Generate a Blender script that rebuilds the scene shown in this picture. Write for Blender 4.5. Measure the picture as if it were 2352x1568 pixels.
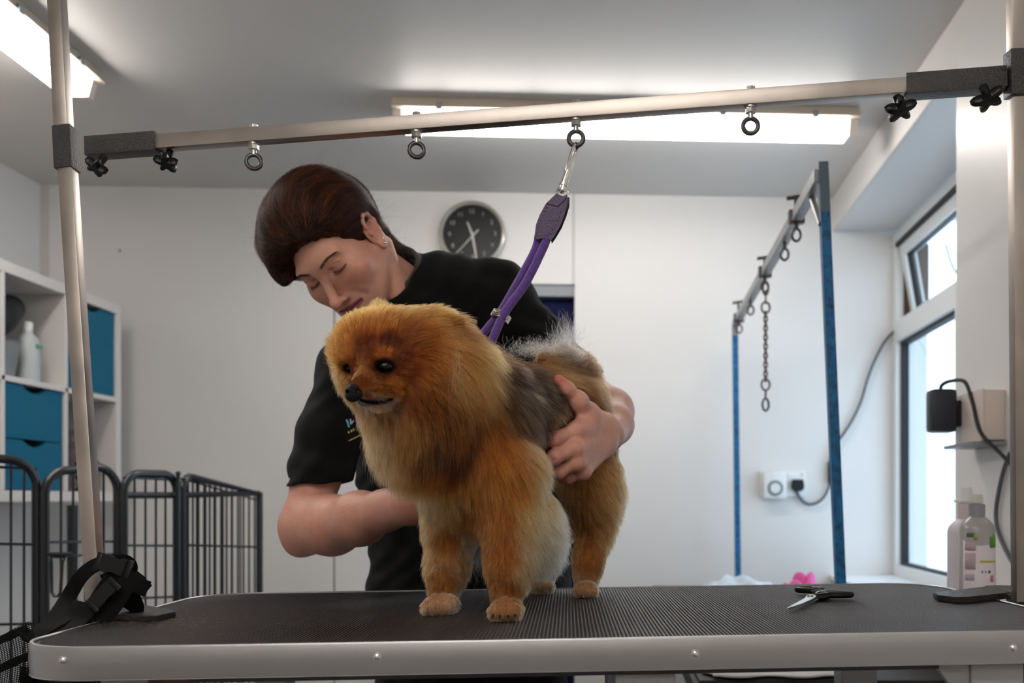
import bpy, bmesh, math, random
import numpy as np
from mathutils import Vector, Matrix, Quaternion
from mathutils.bvhtree import BVHTree
random.seed(7); rng = np.random.default_rng(7)
for o in list(bpy.data.objects): bpy.data.objects.remove(o)
S = bpy.context.scene; COL = S.collection
F = 2290.0; CX = 1400.0; CY = 1145.0; EYE = 1.0      # focal length and principal point in pixels of the 2352 x 1568 frame, eye height

# ---------------- camera
cd = bpy.data.cameras.new('camera'); cam = bpy.data.objects.new('camera', cd); COL.objects.link(cam)
cam.location = (0, 0, EYE); cam.rotation_euler = (math.pi/2, 0, 0)
cd.sensor_width = 36; cd.lens = 36*F/2352; cd.shift_x = (1176-CX)/2352; cd.shift_y = (CY-784)/2352
cd.clip_start = .05; cd.clip_end = 100
cd.dof.use_dof = True; cd.dof.focus_distance = 1.33; cd.dof.aperture_fstop = 5.0
S.camera = cam
# ---------------- world, exposure
S.view_settings.view_transform = 'Standard'; S.view_settings.look = 'None'
S.view_settings.exposure = 0.15; S.view_settings.gamma = 1; S.view_settings.use_curve_mapping = False
w = bpy.data.worlds.new('overcast_sky'); S.world = w; w.use_nodes = True
nt = w.node_tree; bg = nt.nodes['Background']
tc = nt.nodes.new('ShaderNodeTexCoord'); sp = nt.nodes.new('ShaderNodeSeparateXYZ'); cr = nt.nodes.new('ShaderNodeValToRGB')
nt.links.new(tc.outputs['Generated'], sp.inputs[0]); nt.links.new(sp.outputs['Z'], cr.inputs[0])
cr.color_ramp.elements[0].position = 0; cr.color_ramp.elements[0].color = (.64, .81, 1, 1)
cr.color_ramp.elements[1].position = 1; cr.color_ramp.elements[1].color = (.58, .77, 1, 1)
nt.links.new(cr.outputs[0], bg.inputs[0]); bg.inputs[1].default_value = 3.0
def area(name, loc, rot, sx, sy, power, color):
    l = bpy.data.lights.new(name, 'AREA'); l.shape = 'RECTANGLE'; l.size = sx; l.size_y = sy; l.energy = power; l.color = color
    o = bpy.data.objects.new(name, l); COL.objects.link(o); o.location = loc; o.rotation_euler = rot; return o

# ---------------- helpers
def P(x, y, Z): return Vector(((x-CX)*Z/F, Z, EYE-(y-CY)*Z/F))
def lin(c):
    return tuple(((v/255)/12.92 if v/255 <= .04045 else ((v/255+.055)/1.055)**2.4) for v in c)
def mat(name, col=None, rgb=None, rough=.5, metal=0, bump=0, bscale=60, var=0, vscale=8, spec=None, coat=0, sss=0, trans=0, attr=None, emit=None, estr=0, aniso=0, stretch=None, sheen=0, alpha=1):
    m = bpy.data.materials.new(name); m.use_nodes = True; n = m.node_tree.nodes; L = m.node_tree.links; b = n['Principled BSDF']
    if rgb is not None: col = lin(rgb)
    col = col or (.8, .8, .8); b.inputs['Base Color'].default_value = (*col, 1)
    b.inputs['Roughness'].default_value = rough; b.inputs['Metallic'].default_value = metal
    if spec is not None: b.inputs['Specular IOR Level'].default_value = spec
    b.inputs['Coat Weight'].default_value = coat; b.inputs['Coat Roughness'].default_value = .1
    b.inputs['Transmission Weight'].default_value = trans; b.inputs['Anisotropic'].default_value = aniso
    b.inputs['Sheen Weight'].default_value = sheen; b.inputs['Alpha'].default_value = alpha
    if sss: b.inputs['Subsurface Weight'].default_value = sss; b.inputs['Subsurface Radius'].default_value = (.012, .005, .003); b.inputs['Subsurface Scale'].default_value = .6
    tx = n.new('ShaderNodeTexCoord'); src = tx.outputs['Object']
    if stretch:
        mp = n.new('ShaderNodeMapping'); mp.inputs['Scale'].default_value = stretch; L.new(src, mp.inputs[0]); src = mp.outputs[0]
    if attr:
        at = n.new('ShaderNodeAttribute'); at.attribute_name = attr; basec = at.outputs['Color']; L.new(basec, b.inputs['Base Color'])
    else: basec = None
    if var:
        nz = n.new('ShaderNodeTexNoise'); nz.inputs['Scale'].default_value = vscale; nz.inputs['Detail'].default_value = 6; L.new(src, nz.inputs[0])
        mr = n.new('ShaderNodeMapRange'); mr.inputs[1].default_value = .3; mr.inputs[2].default_value = .7; mr.inputs[3].default_value = 1-var; mr.inputs[4].default_value = 1+var*.5
        L.new(nz.outputs[0], mr.inputs[0])
        mx = n.new('ShaderNodeVectorMath'); mx.operation = 'SCALE'
        if basec: L.new(basec, mx.inputs[0])
        else: mx.inputs[0].default_value = col
        L.new(mr.outputs[0], mx.inputs['Scale']); L.new(mx.outputs[0], b.inputs['Base Color'])
        rr = n.new('ShaderNodeMapRange'); rr.inputs[3].default_value = max(.02, rough*(1-var)); rr.inputs[4].default_value = min(1, rough*(1+var)); L.new(nz.outputs[0], rr.inputs[0]); L.new(rr.outputs[0], b.inputs['Roughness'])
    if bump:
        nb = n.new('ShaderNodeTexNoise'); nb.inputs['Scale'].default_value = bscale; nb.inputs['Detail'].default_value = 5; L.new(src, nb.inputs[0])
        bp = n.new('ShaderNodeBump'); bp.inputs['Strength'].default_value = bump; bp.inputs['Distance'].default_value = .002; L.new(nb.outputs[0], bp.inputs['Height']); L.new(bp.outputs[0], b.inputs['Normal'])
    if emit: b.inputs['Emission Color'].default_value = (*emit, 1); b.inputs['Emission Strength'].default_value = estr
    return m
def link(name, me, m, parent=None, smooth=False, M=None):
    o = bpy.data.objects.new(name, me); COL.objects.link(o)
    if m: me.materials.append(m)
    if smooth: me.polygons.foreach_set('use_smooth', [True]*len(me.polygons))
    if parent: o.parent = parent
    if M is not None: o.matrix_basis = M
    return o
def empty(name, loc=(0, 0, 0), parent=None):
    o = bpy.data.objects.new(name, None); COL.objects.link(o); o.location = loc; o.empty_display_size = .05
    if parent: o.parent = parent
    return o
def tag(o, label, cat=None, group=None, kind=None):
    if label: o['label'] = label
    if cat: o['category'] = cat
    if group: o['group'] = group
    if kind: o['kind'] = kind
    return o
def thing(name, label, cat, loc=(0, 0, 0), group=None): return tag(empty(name, loc), label, cat, group)
class MB:
    """collects simple solids in world coordinates (or the parent's) and links them as one mesh"""
    def __init__(s): s.b = bmesh.new()
    def box(s, c, d, R=None, bev=0):
        r = bmesh.ops.create_cube(s.b, size=1); vs = r['verts']
        M = Matrix.Translation(Vector(c)) @ (R.to_4x4() if R is not None else Matrix()) @ Matrix.Diagonal((*d, 1))
        bmesh.ops.transform(s.b, matrix=M, verts=vs)
        if bev:
            es = list({e for v in vs for e in v.link_edges})
            bmesh.ops.bevel(s.b, geom=es, offset=bev, segments=2, affect='EDGES', profile=.6)
        return s
    def cyl(s, a, b, r, r2=None, seg=20, caps=True):
        a, b = Vector(a), Vector(b); d = b-a; r2 = r if r2 is None else r2
        q = d.to_track_quat('Z', 'Y').to_matrix().to_4x4()
        bmesh.ops.create_cone(s.b, cap_ends=caps, segments=seg, radius1=r, radius2=r2, depth=d.length, matrix=Matrix.Translation((a+b)/2) @ q); return s
    def sph(s, c, r, R=None, seg=20):
        r = (r, r, r) if not hasattr(r, '__len__') else r
        M = Matrix.Translation(Vector(c)) @ (R.to_4x4() if R is not None else Matrix()) @ Matrix.Diagonal((*r, 1))
        bmesh.ops.create_uvsphere(s.b, u_segments=seg, v_segments=seg//2+2, radius=1, matrix=M); return s
    def tube(s, pts, r, seg=10, closed=False, flat=None, up=None):
        """sweep of a circle (or an ellipse / rectangle-like band when flat=(width, thickness)) along pts"""
        pts = [Vector(p) for p in pts]; n = len(pts); rings = []; N = None
        for i, p in enumerate(pts):
            if closed: t = pts[(i+1) % n]-pts[i-1]
            else: t = pts[min(i+1, n-1)]-pts[max(i-1, 0)]
            t.normalize()
            if up is not None: N = Vector(up)-t*Vector(up).dot(t)
            elif N is None: N = t.orthogonal()
            else: N = N-t*N.dot(t)
            N.normalize(); B = t.cross(N); ring = []
            ri = r[i] if hasattr(r, '__len__') else r
            for k in range(seg):
                a = 2*math.pi*k/seg+(math.pi/4 if seg == 4 else 0)
                if flat: v = B*(flat[0]*math.copysign(abs(math.cos(a))**.35, math.cos(a))/2)+N*(flat[1]*math.copysign(abs(math.sin(a))**.35, math.sin(a))/2)
                else: v = (N*math.cos(a)+B*math.sin(a))*ri
                ring.append(s.b.verts.new(p+v))
            rings.append(ring)
        for i in range(n if closed else n-1):
            A, C = rings[i], rings[(i+1) % n]
            for k in range(seg):
                s.b.faces.new((A[k], A[(k+1) % seg], C[(k+1) % seg], C[k]))
        if not closed:
            s.b.faces.new(rings[0][::-1]); s.b.faces.new(rings[-1])
        return s
    def poly(s, pts, th, bev=0):
        """prism: outline pts (world) extruded by vector th"""
        th = Vector(th); a = [s.b.verts.new(Vector(p)) for p in pts]; b = [s.b.verts.new(Vector(p)+th) for p in pts]; n = len(a)
        s.b.faces.new(a[::-1]); s.b.faces.new(b)
        for i in range(n): s.b.faces.new((a[i], a[(i+1) % n], b[(i+1) % n], b[i]))
        return s
    def lathe(s, prof, M, seg=28):
        rings = []
        for r, z in prof: rings.append([s.b.verts.new(M @ Vector((r*math.cos(2*math.pi*k/seg), r*math.sin(2*math.pi*k/seg), z))) for k in range(seg)])
        for A, C in zip(rings, rings[1:]):
            for k in range(seg): s.b.faces.new((A[k], A[(k+1) % seg], C[(k+1) % seg], C[k]))
        s.b.faces.new(rings[0][::-1]); s.b.faces.new(rings[-1]); return s
    def hexn(s, a, b, r): return s.cyl(a, b, r, seg=6)
    def out(s, name, m, parent=None, smooth=None, auto=35):
        bmesh.ops.recalc_face_normals(s.b, faces=s.b.faces)
        me = bpy.data.meshes.new(name); s.b.to_mesh(me); s.b.free()
        o = link(name, me, m, parent)
        if parent is not None:
            # geometry is given in world coordinates: undo the parent's transform
            o.matrix_parent_inverse = wm(parent).inverted()
        if smooth is not False:
            me.polygons.foreach_set('use_smooth', [True]*len(me.polygons))
            import math as _m
            bmx = bmesh.new(); bmx.from_mesh(me)
            for e in bmx.edges:
                if len(e.link_faces) == 2 and e.calc_face_angle(0) > _m.radians(auto): e.smooth = False
            bmx.to_mesh(me); bmx.free()
        return o
def wm(o):
    M = o.matrix_basis.copy()
    if o.parent: M = wm(o.parent) @ o.matrix_parent_inverse @ M
    return M
def copy_tree(o, parent=None, delta=None):
    c = o.copy(); COL.objects.link(c)
    if parent: c.parent = parent
    for ch in list(o.children): copy_tree(ch, c)
    return c
def catmull(pts, n=8):
    pts = [Vector(p) for p in pts]; out = []; q = [2*pts[0]-pts[1]]+pts+[2*pts[-1]-pts[-2]]
    for i in range(1, len(q)-2):
        for k in range(n):
            t = k/n; a, b, c, d = q[i-1:i+3]
            out.append(.5*((2*b)+(c-a)*t+(2*a-5*b+4*c-d)*t*t+(3*b-a-3*c+d)*t**3))
    out.append(pts[-1]); return out

# ---------------- implicit surfaces (smooth unions turned into one mesh by surface nets)
def V3(p): return np.array(tuple(p), np.float32)
class SDF:
    def __init__(s): s.p = []
    def ell(s, c, r, R=None, k=.02, op='u'): s.p.append(('e', V3(c), V3(r if hasattr(r, '__len__') else (r,)*3), None if R is None else np.array(R, np.float32), k, op)); return s
    def cone(s, a, b, r1, r2=None, k=.02, op='u', sc=None): s.p.append(('c', V3(a), V3(b), r1, r1 if r2 is None else r2, k, op, None if sc is None else V3(sc))); return s
    def chain(s, pts, rs, k=.02, k0=None, sc=None):
        for i in range(len(pts)-1): s.cone(pts[i], pts[i+1], rs[i], rs[i+1], (k0 if (i == 0 and k0) else k), 'u', sc)
        return s
    def plane(s, c, n, k=.01, op='s'): s.p.append(('p', V3(c), V3(n), k, op)); return s
    def ev(s, X):
        d = np.full(len(X), 1.0, np.float32)
        for q in s.p:
            if q[0] == 'e':
                _, c, r, R, k, op = q; Y = X-c
                if R is not None: Y = Y @ R
                k0 = np.sqrt(((Y/r)**2).sum(1)); k1 = np.sqrt(((Y/(r*r))**2).sum(1))+1e-9; v = k0*(k0-1)/k1
                v = np.where(k0 < .02, -r.min(), v)
            elif q[0] == 'c':
                _, a, b, r1, r2, k, op, sc = q; Y = X-a; ab = b-a
                if sc is not None: Y = Y/sc; ab = ab/sc
                t = np.clip((Y @ ab)/max(float(ab @ ab), 1e-12), 0, 1); v = np.sqrt(((Y-t[:, None]*ab)**2).sum(1))-(r1+(r2-r1)*t)
                if sc is not None: v = v*float(sc.min())
            else:
                _, c, nn, k, op = q; v = (X-c) @ nn
            if op == 'u':
                h = np.maximum(k-np.abs(d-v), 0)/k; d = np.minimum(d, v)-h*h*k*.25
            elif op == 's':
                v = -v; h = np.maximum(k-np.abs(d-v), 0)/k; d = np.maximum(d, v)+h*h*k*.25
            elif op == 'i':
                h = np.maximum(k-np.abs(d-v), 0)/k; d = np.maximum(d, v)+h*h*k*.25
        return d
    def grad(s, X, e=5e-4):
        g = np.stack([s.ev(X+np.eye(3, dtype=np.float32)[i]*e)-s.ev(X-np.eye(3, dtype=np.float32)[i]*e) for i in range(3)], 1)
        return g/(np.linalg.norm(g, axis=1, keepdims=True)+1e-9)
    def mesh(s, lo, hi, h, B=6, disp=None):
        """-> vertices, quads"""
        lo = np.array(lo, np.float32); n = np.ceil((np.array(hi)-lo)/h/B).astype(int)
        cg = np.stack(np.meshgrid(*[lo[i]+(np.arange(n[i])+.5)*h*B for i in range(3)], indexing='ij'), -1).reshape(-1, 3).astype(np.float32)
        cv = np.concatenate([s.ev(c) for c in np.array_split(cg, max(1, len(cg)//200000))]).reshape(n)
        act = np.abs(cv) < h*B*1.15+.004
        N = n*B
        V = np.repeat(np.repeat(np.repeat(cv, B, 0), B, 1), B, 2)
        bi = np.argwhere(act)*B
        off = np.stack(np.meshgrid(*[np.arange(B)]*3, indexing='ij'), -1).reshape(-1, 3)
        for ch in np.array_split(bi, max(1, len(bi)*B**3//400000)):
            idx = (ch[:, None, :]+off[None]).reshape(-1, 3)
            X = (lo+idx*h).astype(np.float32); v = s.ev(X)
            if disp is not None: v = v-disp(X)
            V[idx[:, 0], idx[:, 1], idx[:, 2]] = v
        V = np.where(V == 0, 1e-7, V); ins = V < 0
        a, b, c = N-1
        cnt = sum(ins[i:a+i, j:b+j, k:c+k].astype(np.int8) for i in (0, 1) for j in (0, 1) for k in (0, 1))
        cells = np.argwhere((cnt > 0) & (cnt < 8)); ids = np.full((a, b, c), -1, np.int64); ids[tuple(cells.T)] = np.arange(len(cells))
        acc = np.zeros((len(cells), 3)); num = np.zeros(len(cells))
        cor = [(i, j, k) for i in (0, 1) for j in (0, 1) for k in (0, 1)]
        for p in cor:
            for ax in range(3):
                if p[ax]: continue
                q = list(p); q[ax] = 1
                va = V[tuple((cells+p).T)]; vb = V[tuple((cells+q).T)]; cr_ = (va < 0) != (vb < 0)
                t = np.where(cr_, va/(va-vb+1e-20), 0); pos = np.array(p)+t[:, None]*(np.array(q)-np.array(p))
                acc += pos*cr_[:, None]; num += cr_
        verts = lo+(cells+acc/num[:, None])*h
        quads = []
        for ax in range(3):
            u, v_ = [(1, 2), (2, 0), (0, 1)][ax]
            s0 = [slice(None)]*3; s1 = [slice(None)]*3; s0[ax] = slice(0, -1); s1[ax] = slice(1, None)
            A = ins[tuple(s0)]; C = ins[tuple(s1)]; e = np.argwhere(A != C)
            e = e[(e[:, u] > 0) & (e[:, v_] > 0) & (e[:, u] < ids.shape[u]) & (e[:, v_] < ids.shape[v_]) & (e[:, ax] < ids.shape[ax])]
            fl = A[tuple(e.T)]; du = np.zeros(3, int); du[u] = 1; dv = np.zeros(3, int); dv[v_] = 1
            q = np.stack([ids[tuple((e-du-dv).T)], ids[tuple((e-dv).T)], ids[tuple(e.T)], ids[tuple((e-du).T)]], 1)
            q[~fl] = q[~fl][:, ::-1]; quads.append(q[(q >= 0).all(1)])
        return verts, np.concatenate(quads)
def npmesh(name, v, f, m, parent=None, col=None, flip=False):
    if flip: f = f[:, ::-1]
    me = bpy.data.meshes.new(name); me.vertices.add(len(v)); me.vertices.foreach_set('co', np.ascontiguousarray(v, np.float32).ravel())
    nf = len(f); me.loops.add(nf*4); me.loops.foreach_set('vertex_index', np.ascontiguousarray(f, np.int32).ravel())
    me.polygons.add(nf); me.polygons.foreach_set('loop_start', np.arange(nf, dtype=np.int32)*4)
    me.update(calc_edges=True); me.validate()
    me.polygons.foreach_set('use_smooth', [True]*len(me.polygons))
    if col is not None:
        at = me.attributes.new('col', 'FLOAT_COLOR', 'POINT'); c4 = np.ones((len(v), 4), np.float32); c4[:, :3] = col; at.data.foreach_set('color', c4.ravel())
    o = link(name, me, m, parent)
    if parent is not None: o.matrix_parent_inverse = wm(parent).inverted()
    return o
def hair_obj(name, pts, col, rad, m, parent=None, tip=.25):
    """pts (n, k, 3) world, col (n,3), rad float or (n,)"""
    n, k, _ = pts.shape; hc = bpy.data.hair_curves.new(name); hc.add_curves([k]*n)
    hc.attributes['position'].data.foreach_set('vector', np.ascontiguousarray(pts, np.float32).ravel())
    ra = hc.attributes.get('radius') or hc.attributes.new('radius', 'FLOAT', 'POINT')
    t = np.linspace(1, tip, k); ra.data.foreach_set('value', (np.broadcast_to(np.asarray(rad), (n,))[:, None]*t).astype(np.float32).ravel())
    ca = hc.attributes.new('col', 'FLOAT_COLOR', 'CURVE'); c4 = np.ones((n, 4), np.float32); c4[:, :3] = col; ca.data.foreach_set('color', c4.ravel())
    hc.materials.append(m); o = bpy.data.objects.new(name, hc); COL.objects.link(o)
    if parent is not None: o.parent = parent; o.matrix_parent_inverse = wm(parent).inverted()
    return o
def samp(v, f, n):
    """n random points on a quad mesh -> positions, normals"""
    a, b, c, d = v[f[:, 0]], v[f[:, 1]], v[f[:, 2]], v[f[:, 3]]
    nr = np.cross(c-a, d-b); ar = np.linalg.norm(nr, axis=1); nr = nr/(ar[:, None]+1e-12)
    i = rng.choice(len(f), n, p=ar/ar.sum()); u = rng.random((n, 1)); w_ = rng.random((n, 1))
    return (a[i]*(1-u)*(1-w_)+b[i]*u*(1-w_)+c[i]*u*w_+d[i]*(1-u)*w_), nr[i]

# ---------------- materials
M = {}
M['wall'] = mat('wall_panel_white', rgb=(226, 223, 220), rough=.4, var=.03, vscale=2)
M['ceil'] = mat('ceiling_panel', spec=.22, rgb=(212, 208, 204), rough=.5, var=.04, vscale=1.2)
M['floor'] = mat('floor_vinyl', rgb=(120, 120, 120), rough=.5, var=.15, vscale=5)
M['upvc'] = mat('window_plastic', rgb=(228, 230, 230), rough=.35)
M['glass'] = mat('window_glass', col=(1, 1, 1), rough=.02, trans=1)
M['gasket'] = mat('gasket', rgb=(25, 25, 27), rough=.6)
M['brown'] = mat('brown_jamb', rgb=(75, 50, 36), rough=.6, var=.3, vscale=12)
M['steel'] = mat('worn_steel', col=(.50, .445, .40), rough=.4, metal=1, var=.25, vscale=9, stretch=(1, 1, 1), bump=.05, bscale=200)
M['bright_steel'] = mat('zinc', col=(.55, .54, .52), rough=.3, metal=1, bump=.2, bscale=300)
M['chrome'] = mat('chrome', col=(.85, .84, .8), rough=.1, metal=1)
M['darkiron'] = mat('dark_iron', col=(.09, .08, .075), rough=.42, metal=.8, bump=.2, bscale=300)
M['hammer'] = mat('hammered_black_paint', rgb=(48, 45, 45), rough=.33, spec=.6, bump=.9, bscale=420, var=.35, vscale=260)
M['blackplastic'] = mat('black_plastic', rgb=(12, 12, 13), rough=.38, spec=.35)
M['alu'] = mat('brushed_alu', col=(.50, .495, .50), rough=.33, metal=1, var=.12, vscale=3, stretch=(.4, .4, 14), aniso=.5)
M['tablepaint'] = mat('grey_painted_steel', rgb=(165, 165, 168), rough=.4, var=.08)
M['tabledark'] = mat('dark_underside', rgb=(62, 60, 60), rough=.6, var=.1)
M['browncard'] = mat('brown_painted_steel', rgb=(92, 70, 55), rough=.6, var=.2)
M['rubberplate'] = mat('worn_black_rubber', rgb=(38, 31, 28), rough=.4, bump=1, bscale=500, var=.6, vscale=90)
M['webbing'] = mat('black_webbing', rgb=(9, 9, 9), rough=.8, bump=1, bscale=900, spec=.25)
M['teal'] = mat('teal_board', rgb=(0, 104, 136), rough=.5, spec=.2)
M['shelf'] = mat('white_board', rgb=(228, 222, 218), rough=.4)
M['penblack'] = mat('black_powder_coat', rgb=(38, 40, 43), rough=.35)
M['white'] = mat('white_plastic', rgb=(232, 232, 230), rough=.35)
M['offwhite'] = mat('cream_plastic', rgb=(225, 210, 200), rough=.4)
M['navy'] = mat('navy_board', rgb=(12, 20, 62), rough=.7, spec=.15, var=.2, vscale=6)
M['greytrim'] = mat('grey_trim', rgb=(140, 143, 148), rough=.4)
M['bluepaint'] = mat('chipped_blue_paint', rgb=(0, 104, 158), rough=.4, var=.6, vscale=70, bump=.5, bscale=120)
M['bluegrey'] = mat('blue_grey_cap', rgb=(88, 108, 122), rough=.45, var=.1)
M['galv'] = mat('galvanised_grey', col=(.33, .33, .33), rough=.4, metal=.7, var=.2, vscale=20)
M['rust'] = mat('rusty_chain', rgb=(120, 100, 88), rough=.5, metal=.6, var=.4, vscale=60)
M['cable'] = mat('grey_cable', rgb=(88, 92, 96), rough=.5)
M['darkcable'] = mat('dark_cable', rgb=(42, 42, 46), rough=.5)
M['blackmatte'] = mat('black_matte', rgb=(14, 16, 18), rough=.7)
M['shirt'] = mat('black_pique', rgb=(8, 8, 8), rough=.85, spec=.2, bump=.7, bscale=1100, sheen=.06, var=.15, vscale=30)
M['collar'] = mat('collar_rib', rgb=(58, 49, 40), rough=.9, bump=.8, bscale=900, sheen=.3)
M['denim'] = mat('dark_denim', rgb=(24, 32, 56), rough=.85, bump=.5, bscale=900, var=.2, vscale=40)
M['skin'] = mat('skin', rough=.47, attr='col', sss=.12, bump=.35, bscale=420, var=.07, vscale=70, spec=.4)
M['dogskin'] = mat('dog_undercoat', rough=.9, attr='col', spec=.1)
M['purpleleather'] = mat('purple_leather', rgb=(66, 40, 84), rough=.38, bump=.4, bscale=400, var=.15, vscale=50)
M['blackleather'] = mat('black_leather', rgb=(28, 24, 25), rough=.5, bump=.4, bscale=300)
M['eyeblack'] = mat('dog_eye_gloss', rgb=(7, 5, 4), rough=.08, spec=.35)
M['nose'] = mat('dog_nose_leather', rgb=(9, 8, 9), rough=.4, spec=.25, bump=1, bscale=700)
# ---------------- room frame
C2 = Vector((.928, 4.152)); DR = Vector((.0218, 1)).normalized(); NR = Vector((1, -.0218)).normalized(); L2 = Vector((-2.268, 3.98)); BW = (C2-L2).normalized()
HC = EYE+1.251; REV = 1.585; WU = .283; YB = -2.0
def RW(s, u, z): q = C2-DR*s+NR*u; return Vector((q.x, q.y, z+EYE))       # along the window wall: s towards the camera, u outwards, z from eye height
def ZB(px): return 4.102/(1-.0538*(px-1400)/F)
def BP(px, py, off=0): v = P(px, py, ZB(px)); return v-Vector((-.0538, 1, 0))*off                    # point on the back wall
def slab(mb, a, b, th, z0, z1):
    """vertical wall slab from a to b (2d), thickness vector th (2d), absolute heights"""
    a, b, th = Vector(a), Vector(b), Vector(th); p = [a, b, b+th, a+th]
    return mb.poly([(q.x, q.y, z0) for q in p], (0, 0, z1-z0))
def struct(o): o['kind'] = 'structure'; return o
bt = Vector((-BW.y, BW.x))*.14
xd0 = Vector((BP(885, 0).x, BP(885, 0).y)); xd1 = Vector((BP(1320, 0).x, BP(1320, 0).y)); DTOP = BP(1270, 652).z
mb = MB(); slab(mb, L2-BW*.1, xd0, bt, 0, HC); slab(mb, xd0, xd1, bt, DTOP, HC); slab(mb, xd1, C2+BW*(WU+.12), bt, 0, HC)
wall_back = struct(mb.out('wall_back', M['wall'], smooth=False))
# raised panels and cover strips of the back wall
mb = MB()
for px in (1317,): slab(mb, Vector(BP(px-3.5, 0).xy)-bt*.015, Vector(BP(px+3.5, 0).xy)-bt*.015, bt*.02, DTOP, HC)
slab(mb, Vector(BP(766.8, 0).xy)-bt*.006, Vector(BP(769, 0).xy)-bt*.006, bt*.01, 0, HC) if False else None
mb.out('cover_strip', mat('cover_strip', rgb=(196, 195, 194), rough=.35), wall_back, smooth=False)
mb = MB(); slab(mb, Vector(BP(766.6, 0).xy)-bt*.012, Vector(BP(769.4, 0).xy)-bt*.012, bt*.02, 0, HC); mb.out('panel_joint', mat('panel_joint', rgb=(96, 94, 92), rough=.6), wall_back, smooth=False)
mb = MB(); slab(mb, L2+BW*.0, L2+BW*.03, -bt*.05, 0, HC)
mb.out('corner_strip', mat('corner_strip', rgb=(205, 199, 192), rough=.4), wall_back, smooth=False)
mb = MB(); slab(mb, L2+Vector((0, .1)), (L2.x, YB), (-.14, 0), 0, HC); struct(mb.out('wall_left', M['wall'], smooth=False))
near = C2-DR*(C2.y-YB)/DR.y
mb = MB(); nv = NR*(WU+.1)
slab(mb, C2, C2-DR*REV, nv, 0, EYE-.335)                       # under the sill
slab(mb, C2+DR*.02, C2-DR*REV, nv, EYE+1.12, HC)                # lintel
slab(mb, C2-DR*REV, near, nv, 0, HC)                           # pier and wall towards the camera
wall_right = struct(mb.out('wall_right', M['wall'], smooth=False))
mb = MB(); slab(mb, (-2.5, YB), (near.x+.3, YB), (0, -.14), 0, HC); struct(mb.out('wall_front', M['wall'], smooth=False))
mb = MB(); mb.box((-.6, 1.1, HC+.05), (4.4, 6.8, .1)); struct(mb.out('ceiling', M['ceil'], smooth=False))
mb = MB(); mb.box((-.6, 1.1, -.05), (4.4, 6.8, .1)); struct(mb.out('floor', M['floor'], smooth=False))
mb = MB(); slab(mb, L2, xd0, -bt*.09, 0, .09); struct(mb.out('baseboard_back', M['white'], smooth=False))
# reveal edge bead and sill
mb = MB(); mb.poly([RW(-.01, -.012, -.335), RW(REV-.02, -.012, -.335), RW(REV-.02, WU-.03, -.335), RW(-.01, WU-.03, -.335)], (0, 0, .018))
struct(mb.out('trim_1', mat('sill_board', rgb=(236, 238, 240), rough=.25), smooth=False))
mb = MB()
for a, b in ((RW(0, .006, 1.116), RW(REV, .006, 1.116)),): mb.tube([a, b], 0, 4, flat=(.016, .01), up=(0, 0, 1))
mb.tube([RW(REV, .008, -.33), RW(REV, .008, 1.12)], 0, 4, flat=(.02, .012), up=(1, 0, 0))
struct(mb.out('trim_2', mat('edge_bead', rgb=(222, 216, 210), rough=.3), smooth=False))
# ---------------- doorway behind the person
dr = struct(empty('door_1', (xd0.x, xd0.y, 0)))
mb = MB(); slab(mb, xd0+bt*.45, xd1+bt*.45, bt*.3, .01, DTOP-.045); mb.out('door_leaf', M['navy'], dr, smooth=False)
mb = MB(); slab(mb, xd0+bt*.1, xd1+bt*.1, bt*.8, DTOP-.047, DTOP); slab(mb, xd0, xd0+BW*.03, bt*.9, 0, DTOP-.047); mb.out('door_frame', M['greytrim'], dr, smooth=False)
q = xd0+BW*.08+bt*.4; mb = MB(); mb.cyl((q.x, q.y, 1.0), (q.x+.004, q.y-.06, 1.0), .01); mb.cyl((q.x+.004, q.y-.055, 1.0), (q.x+.12, q.y-.05, 1.0), .009); mb.out('door_handle', M['chrome'], dr)
# ---------------- window
wn = struct(empty('window_1', RW(.8, WU, 0)))
def wb(mb, s0, s1, u0, u1, z0, z1): mb.poly([RW(s0, u0, z0), RW(s1, u0, z0), RW(s1, u1, z0), RW(s0, u1, z0)], (0, 0, z1-z0))
mb = MB()
S1 = REV-.03
wb(mb, -.01, S1, WU-.03, WU+.04, -.318, -.272); wb(mb, -.01, S1, WU-.03, WU+.04, 1.045, 1.1); wb(mb, -.01, .04, WU-.03, WU+.04, -.272, 1.045); wb(mb, S1-.05, S1, WU-.03, WU+.04, -.272, 1.045)
wb(mb, .04, S1-.05, WU-.03, WU+.04, .645, .73)
wb(mb, .78, .83, WU-.028, WU+.038, -.272, .645)
mb.out('window_frame', M['upvc'], wn, smooth=False)
mb = MB()
wb(mb, .042, .052, WU-.012, WU+.02, -.27, .643); wb(mb, .052, .78, WU-.012, WU+.02, .632, .643); wb(mb, .052, .78, WU-.012, WU+.02, -.272, -.262)
wb(mb, .042, S1-.05, WU-.034, WU-.02, 1.036, 1.052)
mb.out('window_gasket', M['gasket'], wn, smooth=False)
mb = MB(); wb(mb, .04, .056, WU+.0, WU+.1, .73, 1.045); mb.out('jamb_liner', M['brown'], wn, smooth=False)
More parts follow.
